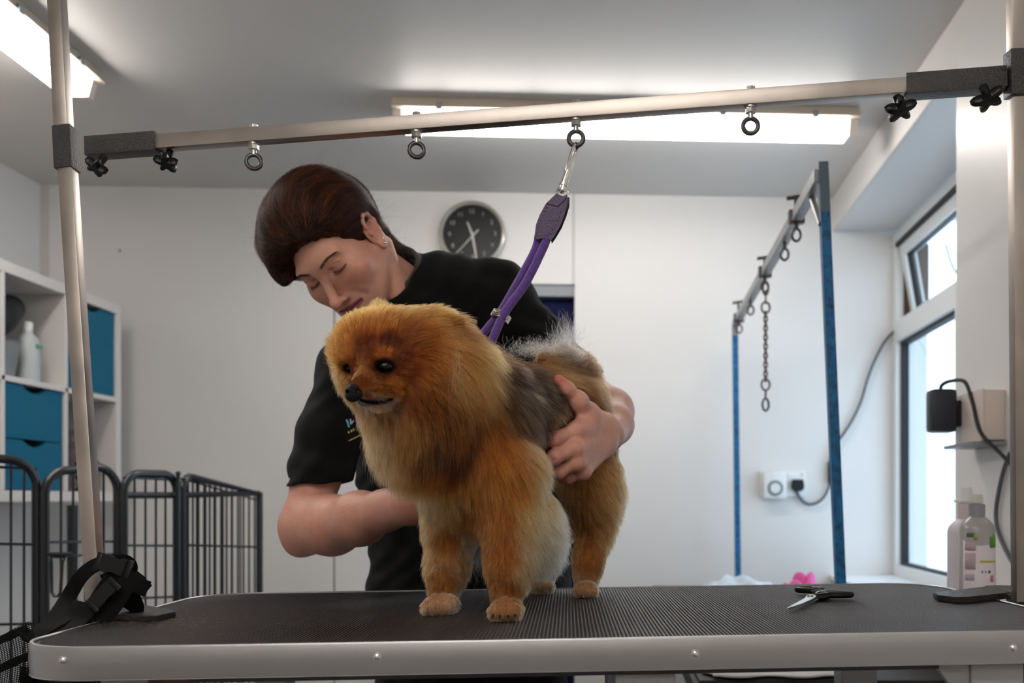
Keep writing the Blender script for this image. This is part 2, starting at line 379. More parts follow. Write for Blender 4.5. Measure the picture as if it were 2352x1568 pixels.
def glassmat():
    m = bpy.data.materials.new('window_pane'); m.use_nodes = True; n = m.node_tree.nodes; L = m.node_tree.links; n.clear()
    o = n.new('ShaderNodeOutputMaterial'); mx = n.new('ShaderNodeMixShader'); tr = n.new('ShaderNodeBsdfTransparent'); gl = n.new('ShaderNodeBsdfGlossy'); fr = n.new('ShaderNodeFresnel')
    tr.inputs[0].default_value = (.93, .96, .96, 1); gl.inputs['Roughness'].default_value = .02; fr.inputs[0].default_value = 1.45
    ge = n.new('ShaderNodeNewGeometry'); iv = n.new('ShaderNodeMath'); iv.operation = 'SUBTRACT'; iv.inputs[0].default_value = 1; L.new(ge.outputs['Backfacing'], iv.inputs[1]); mu = n.new('ShaderNodeMath'); mu.operation = 'MULTIPLY'; L.new(iv.outputs[0], mu.inputs[0]); L.new(fr.outputs[0], mu.inputs[1]); L.new(mu.outputs[0], mx.inputs[0]); L.new(tr.outputs[0], mx.inputs[1]); L.new(gl.outputs[0], mx.inputs[2]); L.new(mx.outputs[0], o.inputs[0]); return m
M['pane'] = glassmat()
for s0, s1 in ((.05, .78), (.83, S1-.05)):
    mb = MB(); wb(mb, s0, s1, WU+.004, WU+.01, -.272, .645); mb.out('pane', M['pane'], wn, smooth=False)
# top-hung vent, pushed out at the bottom
def vent(s, dz, du):                                          # dz down from the hinge
    a = math.radians(9.5); return RW(s, WU-.02+du*math.cos(a)+dz*math.sin(a), 1.035-dz*math.cos(a)+du*math.sin(a))
def vb(mb, s0, s1, z0, z1, u0=0, u1=.05):
    c = [vent(s0, z0, u0), vent(s1, z0, u0), vent(s1, z1, u0), vent(s0, z1, u0)]; mb.poly(c, vent(s0, z0, u1)-vent(s0, z0, u0))
mb = MB(); vb(mb, .055, S1-.06, 0, .045); vb(mb, .055, S1-.06, .3, .34); vb(mb, .055, .105, .045, .3); vb(mb, S1-.11, S1-.06, .045, .3); vf = mb.out('vent_frame', M['upvc'], wn, smooth=False)
mb = MB(); vb(mb, .1, S1-.11, .04, .048, .01, .04); vb(mb, .1, .108, .045, .3, .01, .04); mb.out('gasket', M['gasket'], vf, smooth=False)
mb = MB(); vb(mb, .105, S1-.11, .045, .3, .02, .026); mb.out('pane', M['pane'], vf, smooth=False)
mb = MB(); mb.box((4, 3, -.5), (5, 14, .1)); struct(mb.out('ground_outside', mat('paving_outside', rgb=(205, 207, 208), rough=.9, var=.2, vscale=3), smooth=False))
mb = MB(); mb.tube(catmull([P(2172, 560, 3.9), P(2180, 590, 3.9), P(2190, 615, 3.9), P(2205, 640, 3.9), P(2230, 690, 3.95), P(2250, 900, 4.0), P(2255, 1300, 4.0), P(2255, 1975, 4.0)], 5), .0035, 6)
tag(mb.out('bare_stem', M['darkcable']), 'thin dark bare stem standing outside the open top window', 'plant')
# daylight portal and the ceiling lights
if True:
  pl = area('window_daylight', RW(.78, WU+.12, .38), (0, 0, 0), 1.5, 1.35, 1, (1, 1, 1))
  pl.rotation_mode = 'QUATERNION'; pl.rotation_quaternion = Vector((-NR.x, -NR.y, 0)).to_track_quat('-Z', 'Z'); pl.data.cycles.is_portal = True
M['diff'] = mat('lit_diffuser', rgb=(255, 250, 240), rough=.4, emit=(1, .955, .905), estr=18.5)
def fixture(c0, c1, label):
    c0, c1 = Vector(c0), Vector(c1); d = (c1-c0).normalized(); n = Vector((-d.y, d.x, 0)); t = thing('ceiling_light', label, 'ceiling light', ((c0+c1)/2).to_tuple())
    def prof(mb, w0, w1, z0, z1, a, b):
        mb.poly([a+n*w0/2+Vector((0, 0, z0)), a-n*w0/2+Vector((0, 0, z0)), a-n*w1/2+Vector((0, 0, z1)), a+n*w1/2+Vector((0, 0, z1))], b-a)
    mb = MB(); prof(mb, .12, .15, -.001, -.036, c0, c1); mb.out('housing', mat('light_housing', rgb=(196, 184, 166), rough=.45), t, smooth=False)
    mb = MB(); prof(mb, .096, .070, -.0365, -.084, c0+d*.03, c1-d*.03); mb.out('diffuser', M['diff'], t, smooth=False)
    for e, s in ((c0, 1), (c1, -1)):
        mb = MB(); prof(mb, .100, .075, -.0362, -.086, e, e+d*s*.029); mb.out('end_cap', M['offwhite'], t, smooth=False)
    L = (c1-c0).length
    for k in range(5):
        e = c0+d*L*(.1+.2*k)
        for s in (-1, 1): mb = MB(); mb.box(e+n*s*.078+Vector((0, 0, -.034)), (.018, .008, .022), R=Matrix.Rotation(math.atan2(d.y, d.x), 3, 'Z')); mb.out('clip', M['greytrim'], t, smooth=False)
    return t
zc = HC
fixture((-.68, 3.16, zc), (.795, 3.24, zc), 'lit tube light with prismatic cover mounted on ceiling parallel to the back wall')
fixture((-1.53, 1.45, zc), (-1.55, 2.92, zc), 'lit tube light along the left side of the ceiling behind the steel post')
fixture((-1.1, .02, zc), (.38, .1, zc), 'tube light on the ceiling above the camera position, outside the picture')
fixture((-1.2, -1.3, zc), (.28, -1.22, zc), 'second tube light on the ceiling behind the camera position')
# ---------------- wall clock
ck = BP(1086, 541, .02); R0 = Matrix.Rotation(math.atan2(.0538, 1), 3, 'Z')
clock = thing('wall_clock', 'round wall clock with black dial and pale metal rim on the back wall', 'clock', ck.to_tuple())
MC = Matrix.Translation(ck) @ R0.to_4x4() @ Matrix.Rotation(math.pi/2, 4, 'X')    # local z towards the camera
mb = MB(); mb.lathe([(.118, -.012), (.133, -.012), (.136, .006), (.132, .02), (.124, .024), (.118, .016), (.118, -.012)], MC, 56); mb.out('rim', mat('clock_rim', rgb=(196, 190, 180), rough=.25, metal=.5), clock)
mb = MB(); mb.cyl(MC @ Vector((0, 0, -.01)), MC @ Vector((0, 0, .004)), .119, seg=56); dial = mb.out('dial', mat('dial', rgb=(16, 17, 18), rough=.35, spec=.25), clock)
M['hand'] = mat('clock_hand', rgb=(176, 174, 170), rough=.3)
def hand(name, x0, y0, x1, y1, wd, z):
    s = .133/75; a = Vector(((x0-1086)*s, -(y0-541)*s, z)); b = Vector(((x1-1086)*s, -(y1-541)*s, z)); mb = MB(); d = (b-a).normalized(); n = Vector((-d.y, d.x, 0))*wd/2
    mb.poly([MC @ q for q in (a+n*1.1, a-n*1.1, b-n*.6, b+n*.6)], (MC.to_3x3() @ Vector((0, 0, .0015)))); return mb.out(name, M['hand'], clock, smooth=False)
hand('hour_hand', 1087, 545, 1075, 514, .009, .007); hand('minute_hand', 1086, 540, 1097, 606, .009, .009); hand('second_hand', 1100, 532, 1044, 593, .005, .011)
mb = MB(); mb.cyl(MC @ Vector((0, 0, .004)), MC @ Vector((0, 0, .014)), .006); mb.out('hub', M['hand'], clock)
def text(name, s, MM, size, m, parent, align='CENTER', ext=.0003):
    c = bpy.data.curves.new(name, 'FONT'); c.body = s; c.size = size; c.align_x = align; c.align_y = 'CENTER'; c.extrude = ext
    tmp = bpy.data.objects.new(name, c); COL.objects.link(tmp); dg = bpy.context.evaluated_depsgraph_get(); me = bpy.data.meshes.new_from_object(tmp.evaluated_get(dg)); bpy.data.objects.remove(tmp)
    me.materials.clear(); o = bpy.data.objects.new(name, me); COL.objects.link(o); me.materials.append(m); o.parent = parent; o.matrix_parent_inverse = wm(parent).inverted(); o.matrix_basis = MM; return o
dim = mat('numeral_grey', rgb=(150, 150, 148), rough=.5)
for k in range(1, 13):
    a = math.pi/2-k*math.pi/6+.03
    text('numeral', str(k), MC @ Matrix.Translation((.092*math.cos(a), .092*math.sin(a), .0052)), .024, dim, clock)
text('dial_mark', 'W&Co', MC @ Matrix.Translation((.004, .052, .0052)), .012, dim, clock) if False else None
# ---------------- socket, timer, plug on the back wall
t = thing('wall_socket', 'white double wall socket beside the blue frame', 'socket', BP(1795, 1112).to_tuple())
def bwbox(mb, x0, y0, x1, y1, o0, o1, bev=.002):
    a = BP(x0, y0, 0); b = BP(x1, y1, 0); c = (a+b)/2-Vector((-.0538, 1, 0))*(o0+o1)/2; mb.box(c, ((b-a).xy.length, o1-o0, abs(a.z-b.z)), R=R0, bev=bev)
mb = MB(); bwbox(mb, 1745, 1082, 1848, 1140, 0, .014); mb.out('face_plate', M['white'], t)
mb = MB(); bwbox(mb, 1804, 1088, 1810, 1096, .014, .017, 0); mb.out('switch', M['offwhite'], t)
mb = MB(); bwbox(mb, 1838, 1086, 1844, 1094, .014, .017, 0); mb.out('switch', M['offwhite'], t)
t = thing('plug_in_timer', 'white plug-in timer with round grey dial on the wall socket', 'timer', BP(1775, 1115).to_tuple())
mb = MB(); bwbox(mb, 1748, 1084, 1800, 1144, .0145, .055, .006); mb.out('timer_body', M['white'], t)
q = BP(1774, 1121, .0555); mb = MB(); mb.lathe([(.022, 0), (.032, 0), (.032, .003), (.022, .003), (.022, 0)], Matrix.Translation(q) @ Matrix.Rotation(math.pi/2, 4, 'X'), 32); mb.out('dial_ring', mat('timer_ring', rgb=(120, 134, 138), rough=.5), t)
mb = MB(); mb.cyl(q+Vector((0, .001, 0)), q-Vector((0, .006, 0)), .021); mb.out('dial_knob', M['white'], t)
t = thing('black_plug', 'black plug with grey cable in the socket right of the timer', 'plug', BP(1828, 1114).to_tuple())
mb = MB(); a = BP(1828, 1114, .03); s = ZB(1828)/F
mb.poly([a+Vector((dx*s, 0.016, -dy*s)) for dx, dy in ((-11, -13), (11, -13), (14, 0), (13, 9), (6, 14), (-6, 14), (-13, 9), (-14, 0))], (0, -.032, 0)); mb.out('plug_body', M['blackmatte'], t)
mb = MB(); mb.tube(catmull([BP(x, y, .02) for x, y in ((1827, 1127), (1834, 1142), (1848, 1155), (1866, 1157), (1885, 1146), (1899, 1122), (1904, 1095), (1903, 1060), (1912, 1025), (1932, 1000), (1956, 962), (1975, 920), (1988, 875), (2003, 835), (2026, 790), (2048, 765), (2064, 755))], 6), .0062, 8); mb.out('cable', M['cable'], t)
mb = MB(); bwbox(mb, 1900, 1060, 1911, 1110, .005, .03, .004); tag(mb.out('cable_clip', M['blackmatte']), 'black inline cable box behind the blue post', 'cable box')
# ---------------- socket, adapter and cables on the right wall
RS = lambda px: 4.152-(.8375/((px-1400)/F-.0218))          # distance s along the wall of a picture column
Rr = Matrix.Rotation(math.atan2(-NR.y, NR.x)*-1, 3, 'Z')
def rwbox(mb, s0, s1, u0, u1, z0, z1, bev=.003): mb.box(RW((s0+s1)/2, (u0+u1)/2, (z0+z1)/2), (u1-u0, s1-s0, z1-z0), R=Rr, bev=bev)
t = thing('wall_socket', 'cream surface-mounted socket box on the right wall beyond the steel post', 'socket', RW(1.83, 0, .19).to_tuple())
mb = MB(); rwbox(mb, 1.74, 1.92, -.045, 0, .132, .245); mb.out('back_box', M['offwhite'], t)
mb = MB(); rwbox(mb, 1.738, 1.922, -.052, -.045, .13, .247, .002); mb.out('face_plate', M['offwhite'], t)
mb = MB(); rwbox(mb, 1.72, 1.93, -.075, 0, .12, .1285, .001); tag(mb.out('wall_ledge', M['greytrim']), 'small grey ledge under the cream socket', 'ledge')
t = thing('power_adapter', 'black power adapter plugged into the cream wall socket', 'power adapter', RW(1.76, -.07, .2).to_tuple())
mb = MB(); rwbox(mb, 1.735, 1.79, -.125, -.062, .158, .262, .012); mb.out('adapter_body', mat('adapter', rgb=(38, 42, 52), rough=.4), t)
mb = MB(); rwbox(mb, 1.74, 1.785, -.062, -.053, .172, .235, .003); mb.out('pin_block', M['blackplastic'], t)
mb = MB(); mb.tube(catmull([RW(1.76, -.095, .258), RW(1.765, -.093, .272), RW(1.79, -.08, .279), RW(1.83, -.06, .272), RW(1.87, -.056, .22), RW(1.92, -.056, .15), RW(1.97, -.03, .1), RW(2.02, -.012, .06)], 6), .0045, 8); mb.out('cable', M['darkcable'], t)
mb = MB(); mb.tube(catmull([RW(s, -.008, z) for s, z in ((1.97, .1), (1.93, .06), (1.895, .0), (1.885, -.04), (1.9, -.075), (1.94, -.11), (2.0, -.15), (2.05, -.2))], 6), .005, 8); tag(mb.out('wall_cable', M['cable']), 'grey cable bowed across the right wall behind the steel post', 'cable')
# ---------------- second grooming table with its blue arm
T2 = EYE-.34
t = thing('grooming_table', 'second low grooming table under the window with a dark top', 'table', (.42, 2.95, 0))
mb = MB(); mb.box((.42, 2.93, T2-.02), (.5, 2.06, .03), bev=.006); mb.out('top_board', M['tabledark'], t)
mb = MB(); mb.box((.42, 2.93, T2-.03), (.52, 2.08, .036), bev=.004); mb.out('edge_band', M['rubberplate'], t)
for sx in (-.2, .2):
    for yy in (2.0, 3.85): mb = MB(); mb.box((.42+sx, yy, (T2-.05)/2), (.04, .04, T2-.052)); mb.out('leg', M['tablepaint'], t)
arm = thing('blue_grooming_stand', 'chipped blue two-post grooming arm with grey crossbar below the window', 'grooming arm', (.5, 3, T2))
n0, n1 = P(1889, 374, 2.2), P(1937, 1498, 2.2); f0, f1 = P(1688, 742, 3.95), P(1695, 1341, 3.95)
def post(a, b, w, name, m, top, mt):
    mb = MB(); k = a+(b-a).normalized()*top; mb.tube([k, b], 0, 4, flat=(w*.8, w*.8), up=(0, 1, 0)); mb.out(name, m, arm, smooth=False)
    mb = MB(); mb.tube([a, k], 0, 4, flat=(w*.82, w*.82), up=(0, 1, 0)); mb.out('post_sleeve', mt, arm, smooth=False)
post(n0, n1, .03, 'post', M['bluepaint'], .11, M['bluegrey']); post(f0, f1, .031, 'post', M['bluepaint'], .05, M['galv'])
b0, b1 = P(1884, 402, 2.2), P(1690, 742, 3.95)
mb = MB(); mb.tube([b0, b1], 0, 4, flat=(.03, .03), up=(0, 0, 1)); mb.out('crossbar', M['galv'], arm, smooth=False)
mb = MB(); mb.tube([P(1864, 452, 2.32), P(1886, 515, 2.2)], .007, 8); mb.out('brace', M['galv'], arm)
def onbar(px):
    lo, hi = 0., 1.
    for _ in range(40):
        m_ = (lo+hi)/2; q = b0.lerp(b1, m_); x = CX+F*q.x/q.y
        if x > px: lo = m_
        else: hi = m_
    return b0.lerp(b1, lo)
for px, h in ((1829, .05), (1757, .045), (1697, .06)):
    q = onbar(px); mb = MB(); mb.cyl(q+Vector((0, 0, -.02)), q+Vector((-.002, 0, h)), .0045); mb.cyl(q+Vector((-.024, 0, h-.003)), q+Vector((.022, 0, h+.004)), .0055); mb.box(q, (.04, .022, .034), bev=.002); mb.out('tee_screw', M['darkiron'], arm)
for px in (1829, 1802, 1757, 1724, 1698):
    q = onbar(px); c = q+Vector((0, 0, -.045)); mb = MB()
    mb.tube([c+Vector((.011*math.cos(a), 0, .016*math.sin(a))) for a in np.linspace(0, 2*math.pi, 14)[:-1]], .0035, 6, closed=True); mb.cyl(q+Vector((0, 0, -.012)), c+Vector((0, 0, .015)), .005); mb.out('hook', M['darkiron'], arm)
q = onbar(1757); Zq = q.y
chain = thing('hanging_chain', 'rusty metal chain with end hook hanging from the grey crossbar', 'chain', q.to_tuple())
def link_(y, rx, ry, r, tw, name='link', m='rust'):
    c = P(1758.5, y, Zq); s = Zq/F; mb = MB(); R = Matrix.Rotation(tw, 3, 'Z')
    mb.tube([c+R @ Vector((rx*s*math.cos(a), 0, ry*s*math.sin(a))) for a in np.linspace(0, 2*math.pi, 15)[:-1]], r, 6, closed=True); mb.out(name, M[m], chain)
link_(663, 8, 14, .0036, .5, 'ring'); link_(685, 5, 12, .003, 1.4, 'snap_link'); link_(706, 10, 13, .0036, .2, 'ring')
for i, y in enumerate(np.arange(722, 872, 10.5)): link_(y, 4.6, 8, .0025, .3 if i % 2 else 1.75)
link_(883, 10, 13, .0036, .2, 'ring'); link_(906, 4, 10, .003, 1.3, 'snap_link', 'darkiron'); link_(929, 8, 14, .004, .3, 'hook', 'darkiron')
# towels on that table
def cloth(name, c, sx, sy, h, m, label, seed):
    g = 40; b = bmesh.new(); r = random.Random(seed); ph = [r.random()*6 for _ in range(6)]; vs = []
    for i in range(g+1):
        for j in range(g+1):
            u, v = i/g*2-1, j/g*2-1; e = max(0, 1-max(abs(u), abs(v))**4)
            z = h*e*(.55+.25*math.sin(4*u+ph[0]+2*v)+.2*math.sin(7*v+ph[1]+3*u)+.12*math.sin(13*u+ph[2]))
            vs.append(b.verts.new((c[0]+sx*u/2+.01*math.sin(9*v+ph[3]), c[1]+sy*v/2+.01*math.sin(8*u+ph[4]), c[2]+max(z, .002))))
    for i in range(g):
        for j in range(g): k = i*(g+1)+j; b.faces.new((vs[k], vs[k+g+1], vs[k+g+2], vs[k+1]))
    me = bpy.data.meshes.new(name); b.to_mesh(me); b.free(); o = link(name, me, m, smooth=True); md = o.modifiers.new('thickness', 'SOLIDIFY'); md.thickness = .003; md.offset = 1
    return tag(o, label, 'towel')
cloth('folded_towel', (.47, 3.65, T2-.002), .26, .3, .055, mat('pale_blue_towel', rgb=(205, 220, 232), rough=.9, var=.1, vscale=30, sheen=.3), 'pale blue crumpled towel between the blue posts', 1)
cloth('folded_towel', (.61, 3.2, T2-.002), .12, .3, .105, mat('pink_towel', rgb=(225, 90, 165), rough=.9, sheen=.3), 'pink crumpled towel beside the pale blue towel', 2)
cloth('folded_towel', (.34, 2.03, T2-.002), .3, .26, .03, mat('white_towel', rgb=(225, 224, 224), rough=.9, sheen=.3), 'white towel seen under the near table', 3)
# ---------------- wall shelf with bottles by the right wall
t = thing('wall_shelf', 'narrow white shelf on the right wall carrying two spray bottles', 'shelf', (.76, 2.05, EYE-.27))
mb = MB(); mb.box((.755, 2.08, EYE-.262), (.2, .75, .024), bev=.002); mb.out('shelf_board', M['white'], t)
for yy in (1.8, 2.35): mb = MB(); mb.poly([(.845, yy, EYE-.2745), (.68, yy, EYE-.2745), (.845, yy, EYE-.4)], (0, .02, 0)); mb.out('bracket', M['white'], t)
def bottle(px, Z, rpx, ys, label, body, cap, nozzle, lab=None):
    s = Z/F; c = P(px, 1145, Z); zb = EYE-.2495; t = thing('spray_bottle', label, 'bottle', (c.x, c.y, zb)); zt = lambda y: EYE-(y-CY)*s-zb
    MM = Matrix.Translation((c.x, c.y, zb)); r = rpx*s
    mb = MB(); mb.lathe([(r*.93, 0), (r, .006), (r, zt(ys[0]+16)), (r*.93, zt(ys[0]+5)), (r*.72, zt(ys[0]-6)), (r*.42, zt(ys[0]-14)), (r*.4, zt(ys[1])+.001)], MM, 40); mb.out('bottle_body', body, t)
    mb = MB(); mb.lathe([(r*.44, zt(ys[1])-.004), (r*.46, zt(ys[2])), (r*.42, zt(ys[2])+.002), (r*.2, zt(ys[2])+.004)], MM, 32); mb.out('cap', cap, t)
    mb = MB()
    mb.lathe([(r*.36, zt(ys[2])+.0042), (r*.34, zt(ys[3]+8)), (r*.3, zt(ys[3])+.001), (r*.1, zt(ys[3])+.002)], MM, 24); z1 = zt(ys[2])+zb+.004; mb.box((c.x-r*.35, c.y, z1+.003), (r*.5, r*.5, .005), bev=.001)
    mb.out('nozzle', nozzle, t)
    if lab:
        a0, a1 = -2.75, -.15; zs = [zt(1351)if False else .012, zt(1248)]
        def curved(name, aa, ab, z0, z1, m, off):
            b = bmesh.new(); n = 14; vs = [[b.verts.new((c.x+(r+off)*math.cos(aa+(ab-aa)*i/n), c.y+(r+off)*math.sin(aa+(ab-aa)*i/n), zb+z)) for z in ((z0, z1) if not callable(z1) else (z0, z1(i/n)))] for i in range(n+1)]
            for i in range(n): b.faces.new((vs[i][0], vs[i+1][0], vs[i+1][1], vs[i][1]))
            me = bpy.data.meshes.new(name); b.to_mesh(me); b.free(); o = link(name, me, m, t, smooth=True); o.matrix_parent_inverse = wm(t).inverted(); md = o.modifiers.new('t', 'SOLIDIFY'); md.thickness = .0004; return o
        curved('label_sheet', a0, a1, .008, lambda k: zt(1238+22*k+6*math.sin(k*6)), mat('label_white', rgb=(226, 218, 222), rough=.5), .0004)
        for aa, ab, y0, y1, rgb in ((-2.5, -2.05, 1232, 1222, (70, 110, 100)), (-2.1, -1.9, 1238, 1226, (150, 165, 60)), (-1.2, -.6, 1255, 1230, (84, 150, 50)), (-1.0, -.8, 1238, 1224, (110, 165, 60)), (-1.75, -.7, 1289, 1284, (196, 190, 70)),
                                    (-2.6, -2.0, 1262, 1242, (190, 165, 170)), (-2.6, -2.0, 1305, 1268, (188, 168, 175)), (-2.6, -2.05, 1330, 1315, (176, 172, 184)), (-1.7, -1.6, 1312, 1308, (80, 85, 110)), (-1.5, -1.42, 1312, 1308, (80, 85, 110)), (-1.3, -1.15, 1313, 1307, (80, 85, 110)),
                                    (-1.15, -.9, 1333, 1318, (200, 120, 140)), (-1.5, -.95, 1347, 1341, (70, 80, 105))):
            curved('label_print', aa, ab, zt(y0), zt(y1), mat('print_%d_%d' % (y0, int(-aa*100)), rgb=rgb, rough=.6), .0012)
        for row, (y, tx) in enumerate(((1296, 'SHAMPOO'), (1302, 'gentle care'))):
            text('label_text', tx, Matrix.Translation((c.x+.012, c.y-r-.0016, zb+zt(y))) @ Matrix.Rotation(math.pi/2, 4, 'X'), .006, M['gasket'], t) if False else None
    return t
mw = mat('white_bottle', rgb=(214, 206, 212), rough=.35); mc = mat('clear_bottle', rgb=(212, 208, 206), rough=.15, trans=.55); mg = mat('grey_cap', rgb=(150, 148, 156), rough=.4)
bottle(2218, 2.12, 41, (1205, 1186, 1158, 1120), 'white spray bottle with pale neck, nearer the window', mw, mat('cream_neck', rgb=(214, 200, 200), rough=.4), M['white'])
bottle(2244, 1.97, 40, (1200, 1186, 1160, 1136), 'clear spray bottle with grey cap and printed green-leaf label', mc, mg, mat('pale_nozzle', rgb=(206, 208, 196), rough=.4), True)
# ---------------- cube shelf on the left wall
XF = -1.87; XBK = -2.262; th = .036
sh = thing('cube_shelf', 'white cube shelf with teal door and drawer inserts hung on the left wall', 'shelf', (XF-.2, 3.3, EYE))
Z_ = [2.34, 2.705, 3.076, 3.435, 3.80]; zt_, zm, zb_ = EYE+.72, EYE+.375, EYE+.008
def sbox(name, y0, y1, z0, z1, x0=XBK, x1=XF, m='shelf', par=sh, bev=.002):
    mb = MB(); mb.box(((x0+x1)/2, (y0+y1)/2, (z0+z1)/2), (x1-x0, y1-y0, z1-z0), bev=bev); return mb.out(name, M[m] if isinstance(m, str) else m, par, smooth=False)
sbox('top_board', Z_[0]-th/2, Z_[-1]+th/2, zt_-th/2, zt_+th/2); sbox('bottom_board', Z_[0]-th/2, Z_[-1]+th/2, zb_-th/2, zb_+th/2)
sbox('shelf_board', Z_[0]+.02, Z_[-1]-.02, zm-.009, zm+.009)
for k, y in enumerate(Z_):
    e = k in (0, 4); h = th if e else .018
    sbox('side_board' if e else 'divider', y-h/2, y+h/2, zb_+th/2+.0005, zt_-th/2-.0005)
def front(y0, y1, z0, z1, name):
    """front with a finger scoop in its upper edge"""
    x = XF-.008; n = 12; pts = [(x, y0, z0), (x, y1, z0), (x, y1, z1)]
    yc = (y0+y1)/2; 
    for i in range(n+1):
        k = i/n; y = yc+(.5-k)*.13; pts.append((x, y, z1-.02*math.sin(math.pi*k)**.7))
    pts.append((x, y0, z1)); mb = MB(); mb.poly([Vector(p) for p in pts], (-.014, 0, 0)); o = mb.out(name, M['teal'], sh, smooth=False)
    return o
g = .014
front(Z_[3]+g, Z_[4]-.024, zm+.013, zt_-.022, 'door'); front(Z_[1]+g, Z_[2]-g, zm+.013, zt_-.022, 'door')
for z0, z1 in ((zb_+.021, (zb_+zm)/2-.004), ((zb_+zm)/2, zm-.013)):
    d = front(Z_[2]+g, Z_[3]-g, z0, z1, 'drawer'); q = (z0+z1)/2
    mb = MB(); y0, y1 = Z_[2]+g+.004, Z_[3]-g-.004; mb.box((XF-.19, y0+.005, q-.01), (.32, .008, (z1-z0)*.8)); mb.box((XF-.19, y1-.005, q-.01), (.32, .008, (z1-z0)*.8)); mb.box((XF-.19, (y0+y1)/2, z0+.006), (.32, y1-y0-.02, .006)); mb.box((XF-.345, (y0+y1)/2, q-.01), (.008, y1-y0-.02, (z1-z0)*.8))
    mb.out('drawer_box', M['blackmatte'], d, smooth=False)
def blobobj(name, fn, lo, hi, h, m, label, cat, disp=None):
    s = SDF(); fn(s); v, f = s.mesh(lo, hi, h, disp=disp); o = npmesh(name, v, f, m); return tag(o, label, cat)
zs = zm+.0095
blobobj('black_bag', lambda s: (s.cone((-1.965, 3.17, zs+.19), (-1.955, 3.25, zs+.235), .058, .045, k=.02), s.cone((-1.96, 3.14, zs+.165), (-1.96, 3.18, zs+.20), .04, .05, k=.05), s.plane((0, 0, zs+.126), (0, 0, -1), .01, 'i')), (-2.06, 3.07, zs+.11), (-1.88, 3.38, zs+.31), .008, mat('black_nylon', rgb=(18, 24, 22), rough=.6, bump=1, bscale=60), 'slumped black bag inside the open shelf cell', 'bag')
t = thing('grey_basket', 'translucent grey plastic tub inside the open shelf cell', 'tub', (-1.96, 3.15, zs)); mb = MB(); mb.lathe([(.045, 0), (.062, .115), (.066, .118), (.063, .12), (.058, .116), (.041, .004), (.01, .004)], Matrix.Translation((-1.95, 3.18, zs))); mb.out('tub_body', mat('grey_translucent', rgb=(150, 152, 155), rough=.4, trans=.3), t)
t = thing('pump_bottle', 'white pump bottle standing in the open shelf cell', 'bottle', (-1.93, 3.26, zs)); MM = Matrix.Translation((-1.925, 3.30, zs))
mb = MB(); mb.lathe([(.033, 0), (.036, .005), (.036, .12), (.03, .145), (.015, .162), (.013, .17)], MM); mb.out('bottle_body', mat('pale_bottle', rgb=(192, 198, 198), rough=.4), t)
mb = MB(); mb.lathe([(.0145, .1705), (.0155, .195), (.012, .2), (.004, .201)], MM); mb.out('cap', M['white'], t)
mb = MB(); mb.box((-1.888, 3.30, zs+.118), (.003, .03, .014)); mb.out('label_sheet', mat('green_label', rgb=(90, 165, 140), rough=.5), t)
zs = zb_+th/2+.0005
def fold(y, z, r, rgb, label, n, seed):
    blobobj('folded_blanket', lambda s: [s.cone((-2.1, y-.0, z+r*(1+1.7*i)), (-1.93, y+.002*i, z+r*(1+1.7*i)), r*1.0, r*(1-.04*i), k=.012, sc=(1, 3.0, 1)) for i in range(n)], (-2.2, y-.13, z-.001), (-1.88, y+.13, z+.32), .007, mat('blanket_%d' % seed, rgb=rgb, rough=.95, sheen=.4, bump=1, bscale=150), label, 'blanket')
fold(3.53, zs, .027, (74, 50, 48), 'dark brown blanket folded in the lower shelf cell', 5, 1)
fold(3.66+.03, zs, .024, (28, 42, 92), 'navy blanket folded beside the brown one', 3, 2)
# ---------------- playpen
pen = thing('playpen', 'black wire puppy playpen with arched panels standing on the floor', 'playpen', (-1.4, 2.5, 0))
def panel(xa, ya, Za, xb, yb, Zb, ra, rb, bars, rails, heavy=(), name='panel', tr=.0105):
    pa, pb = P(xa, ya, Za), P(xb, yb, Zb); d = (pb-pa); dn = Vector((d.x, d.y, 0)).normalized(); za, zb = pa.z, pb.z; W = Vector((d.x, d.y, 0)).length; zl = lambda w: za+(zb-za)*w/W
    o = Vector((pa.x, pa.y, 0)); pt = lambda w, z: o+dn*w+Vector((0, 0, z)); pts = [pt(0, .03)]
    if ra: pts += [pt(ra-ra*math.cos(a), zl(0)-ra+ra*math.sin(a)) for a in np.linspace(0, math.pi/2, 9)]
    else: pts += [pt(0, za)]
    if rb: pts += [pt(W-rb+rb*math.sin(a), zl(W)-rb+rb*math.cos(a)) for a in np.linspace(0, math.pi/2, 9)]
    else: pts += [pt(W, zb)]
    pts += [pt(W, .03)]; mb = MB(); mb.tube(pts, tr, 10); mb.tube([pt(0, .05), pt(W, .05)], .007, 6); pn = mb.out(name, M['penblack'], pen)
    fr = lambda px: min(1, max(0, ((px-xa)/(xb-xa))/(((px-xa)/(xb-xa))+(1-(px-xa)/(xb-xa))*Zb/Za)))if False else ((px-CX)/F*pa.y-pa.x)/(d.x-(px-CX)/F*d.y)
    for px in bars:
        k = fr(px); top = zl(k*W)-.002; w_ = k*W
        if ra and w_ < ra: top -= ra-math.sqrt(max(0, ra*ra-(ra-w_)**2))
        if rb and W-w_ < rb: top -= rb-math.sqrt(max(0, rb*rb-(rb-W+w_)**2))
        mb = MB(); mb.cyl(pt(w_, .05), pt(w_, top), .0028, seg=6); mb.out('wire', M['penblack'], pn)
    for (z0, z1) in rails: mb = MB(); mb.cyl(pt(0, z0), pt(W, z1), .0032, seg=6); mb.out('rail', M['penblack'], pn)
    for (z0, z1) in heavy: mb = MB(); mb.cyl(pt(.005, z0), pt(W-.005, z1), .0085, seg=8); mb.out('top_rail', M['penblack'], pn)
    return pn, pt, W
zz = lambda y, Z: EYE-(y-CY)*Z/F
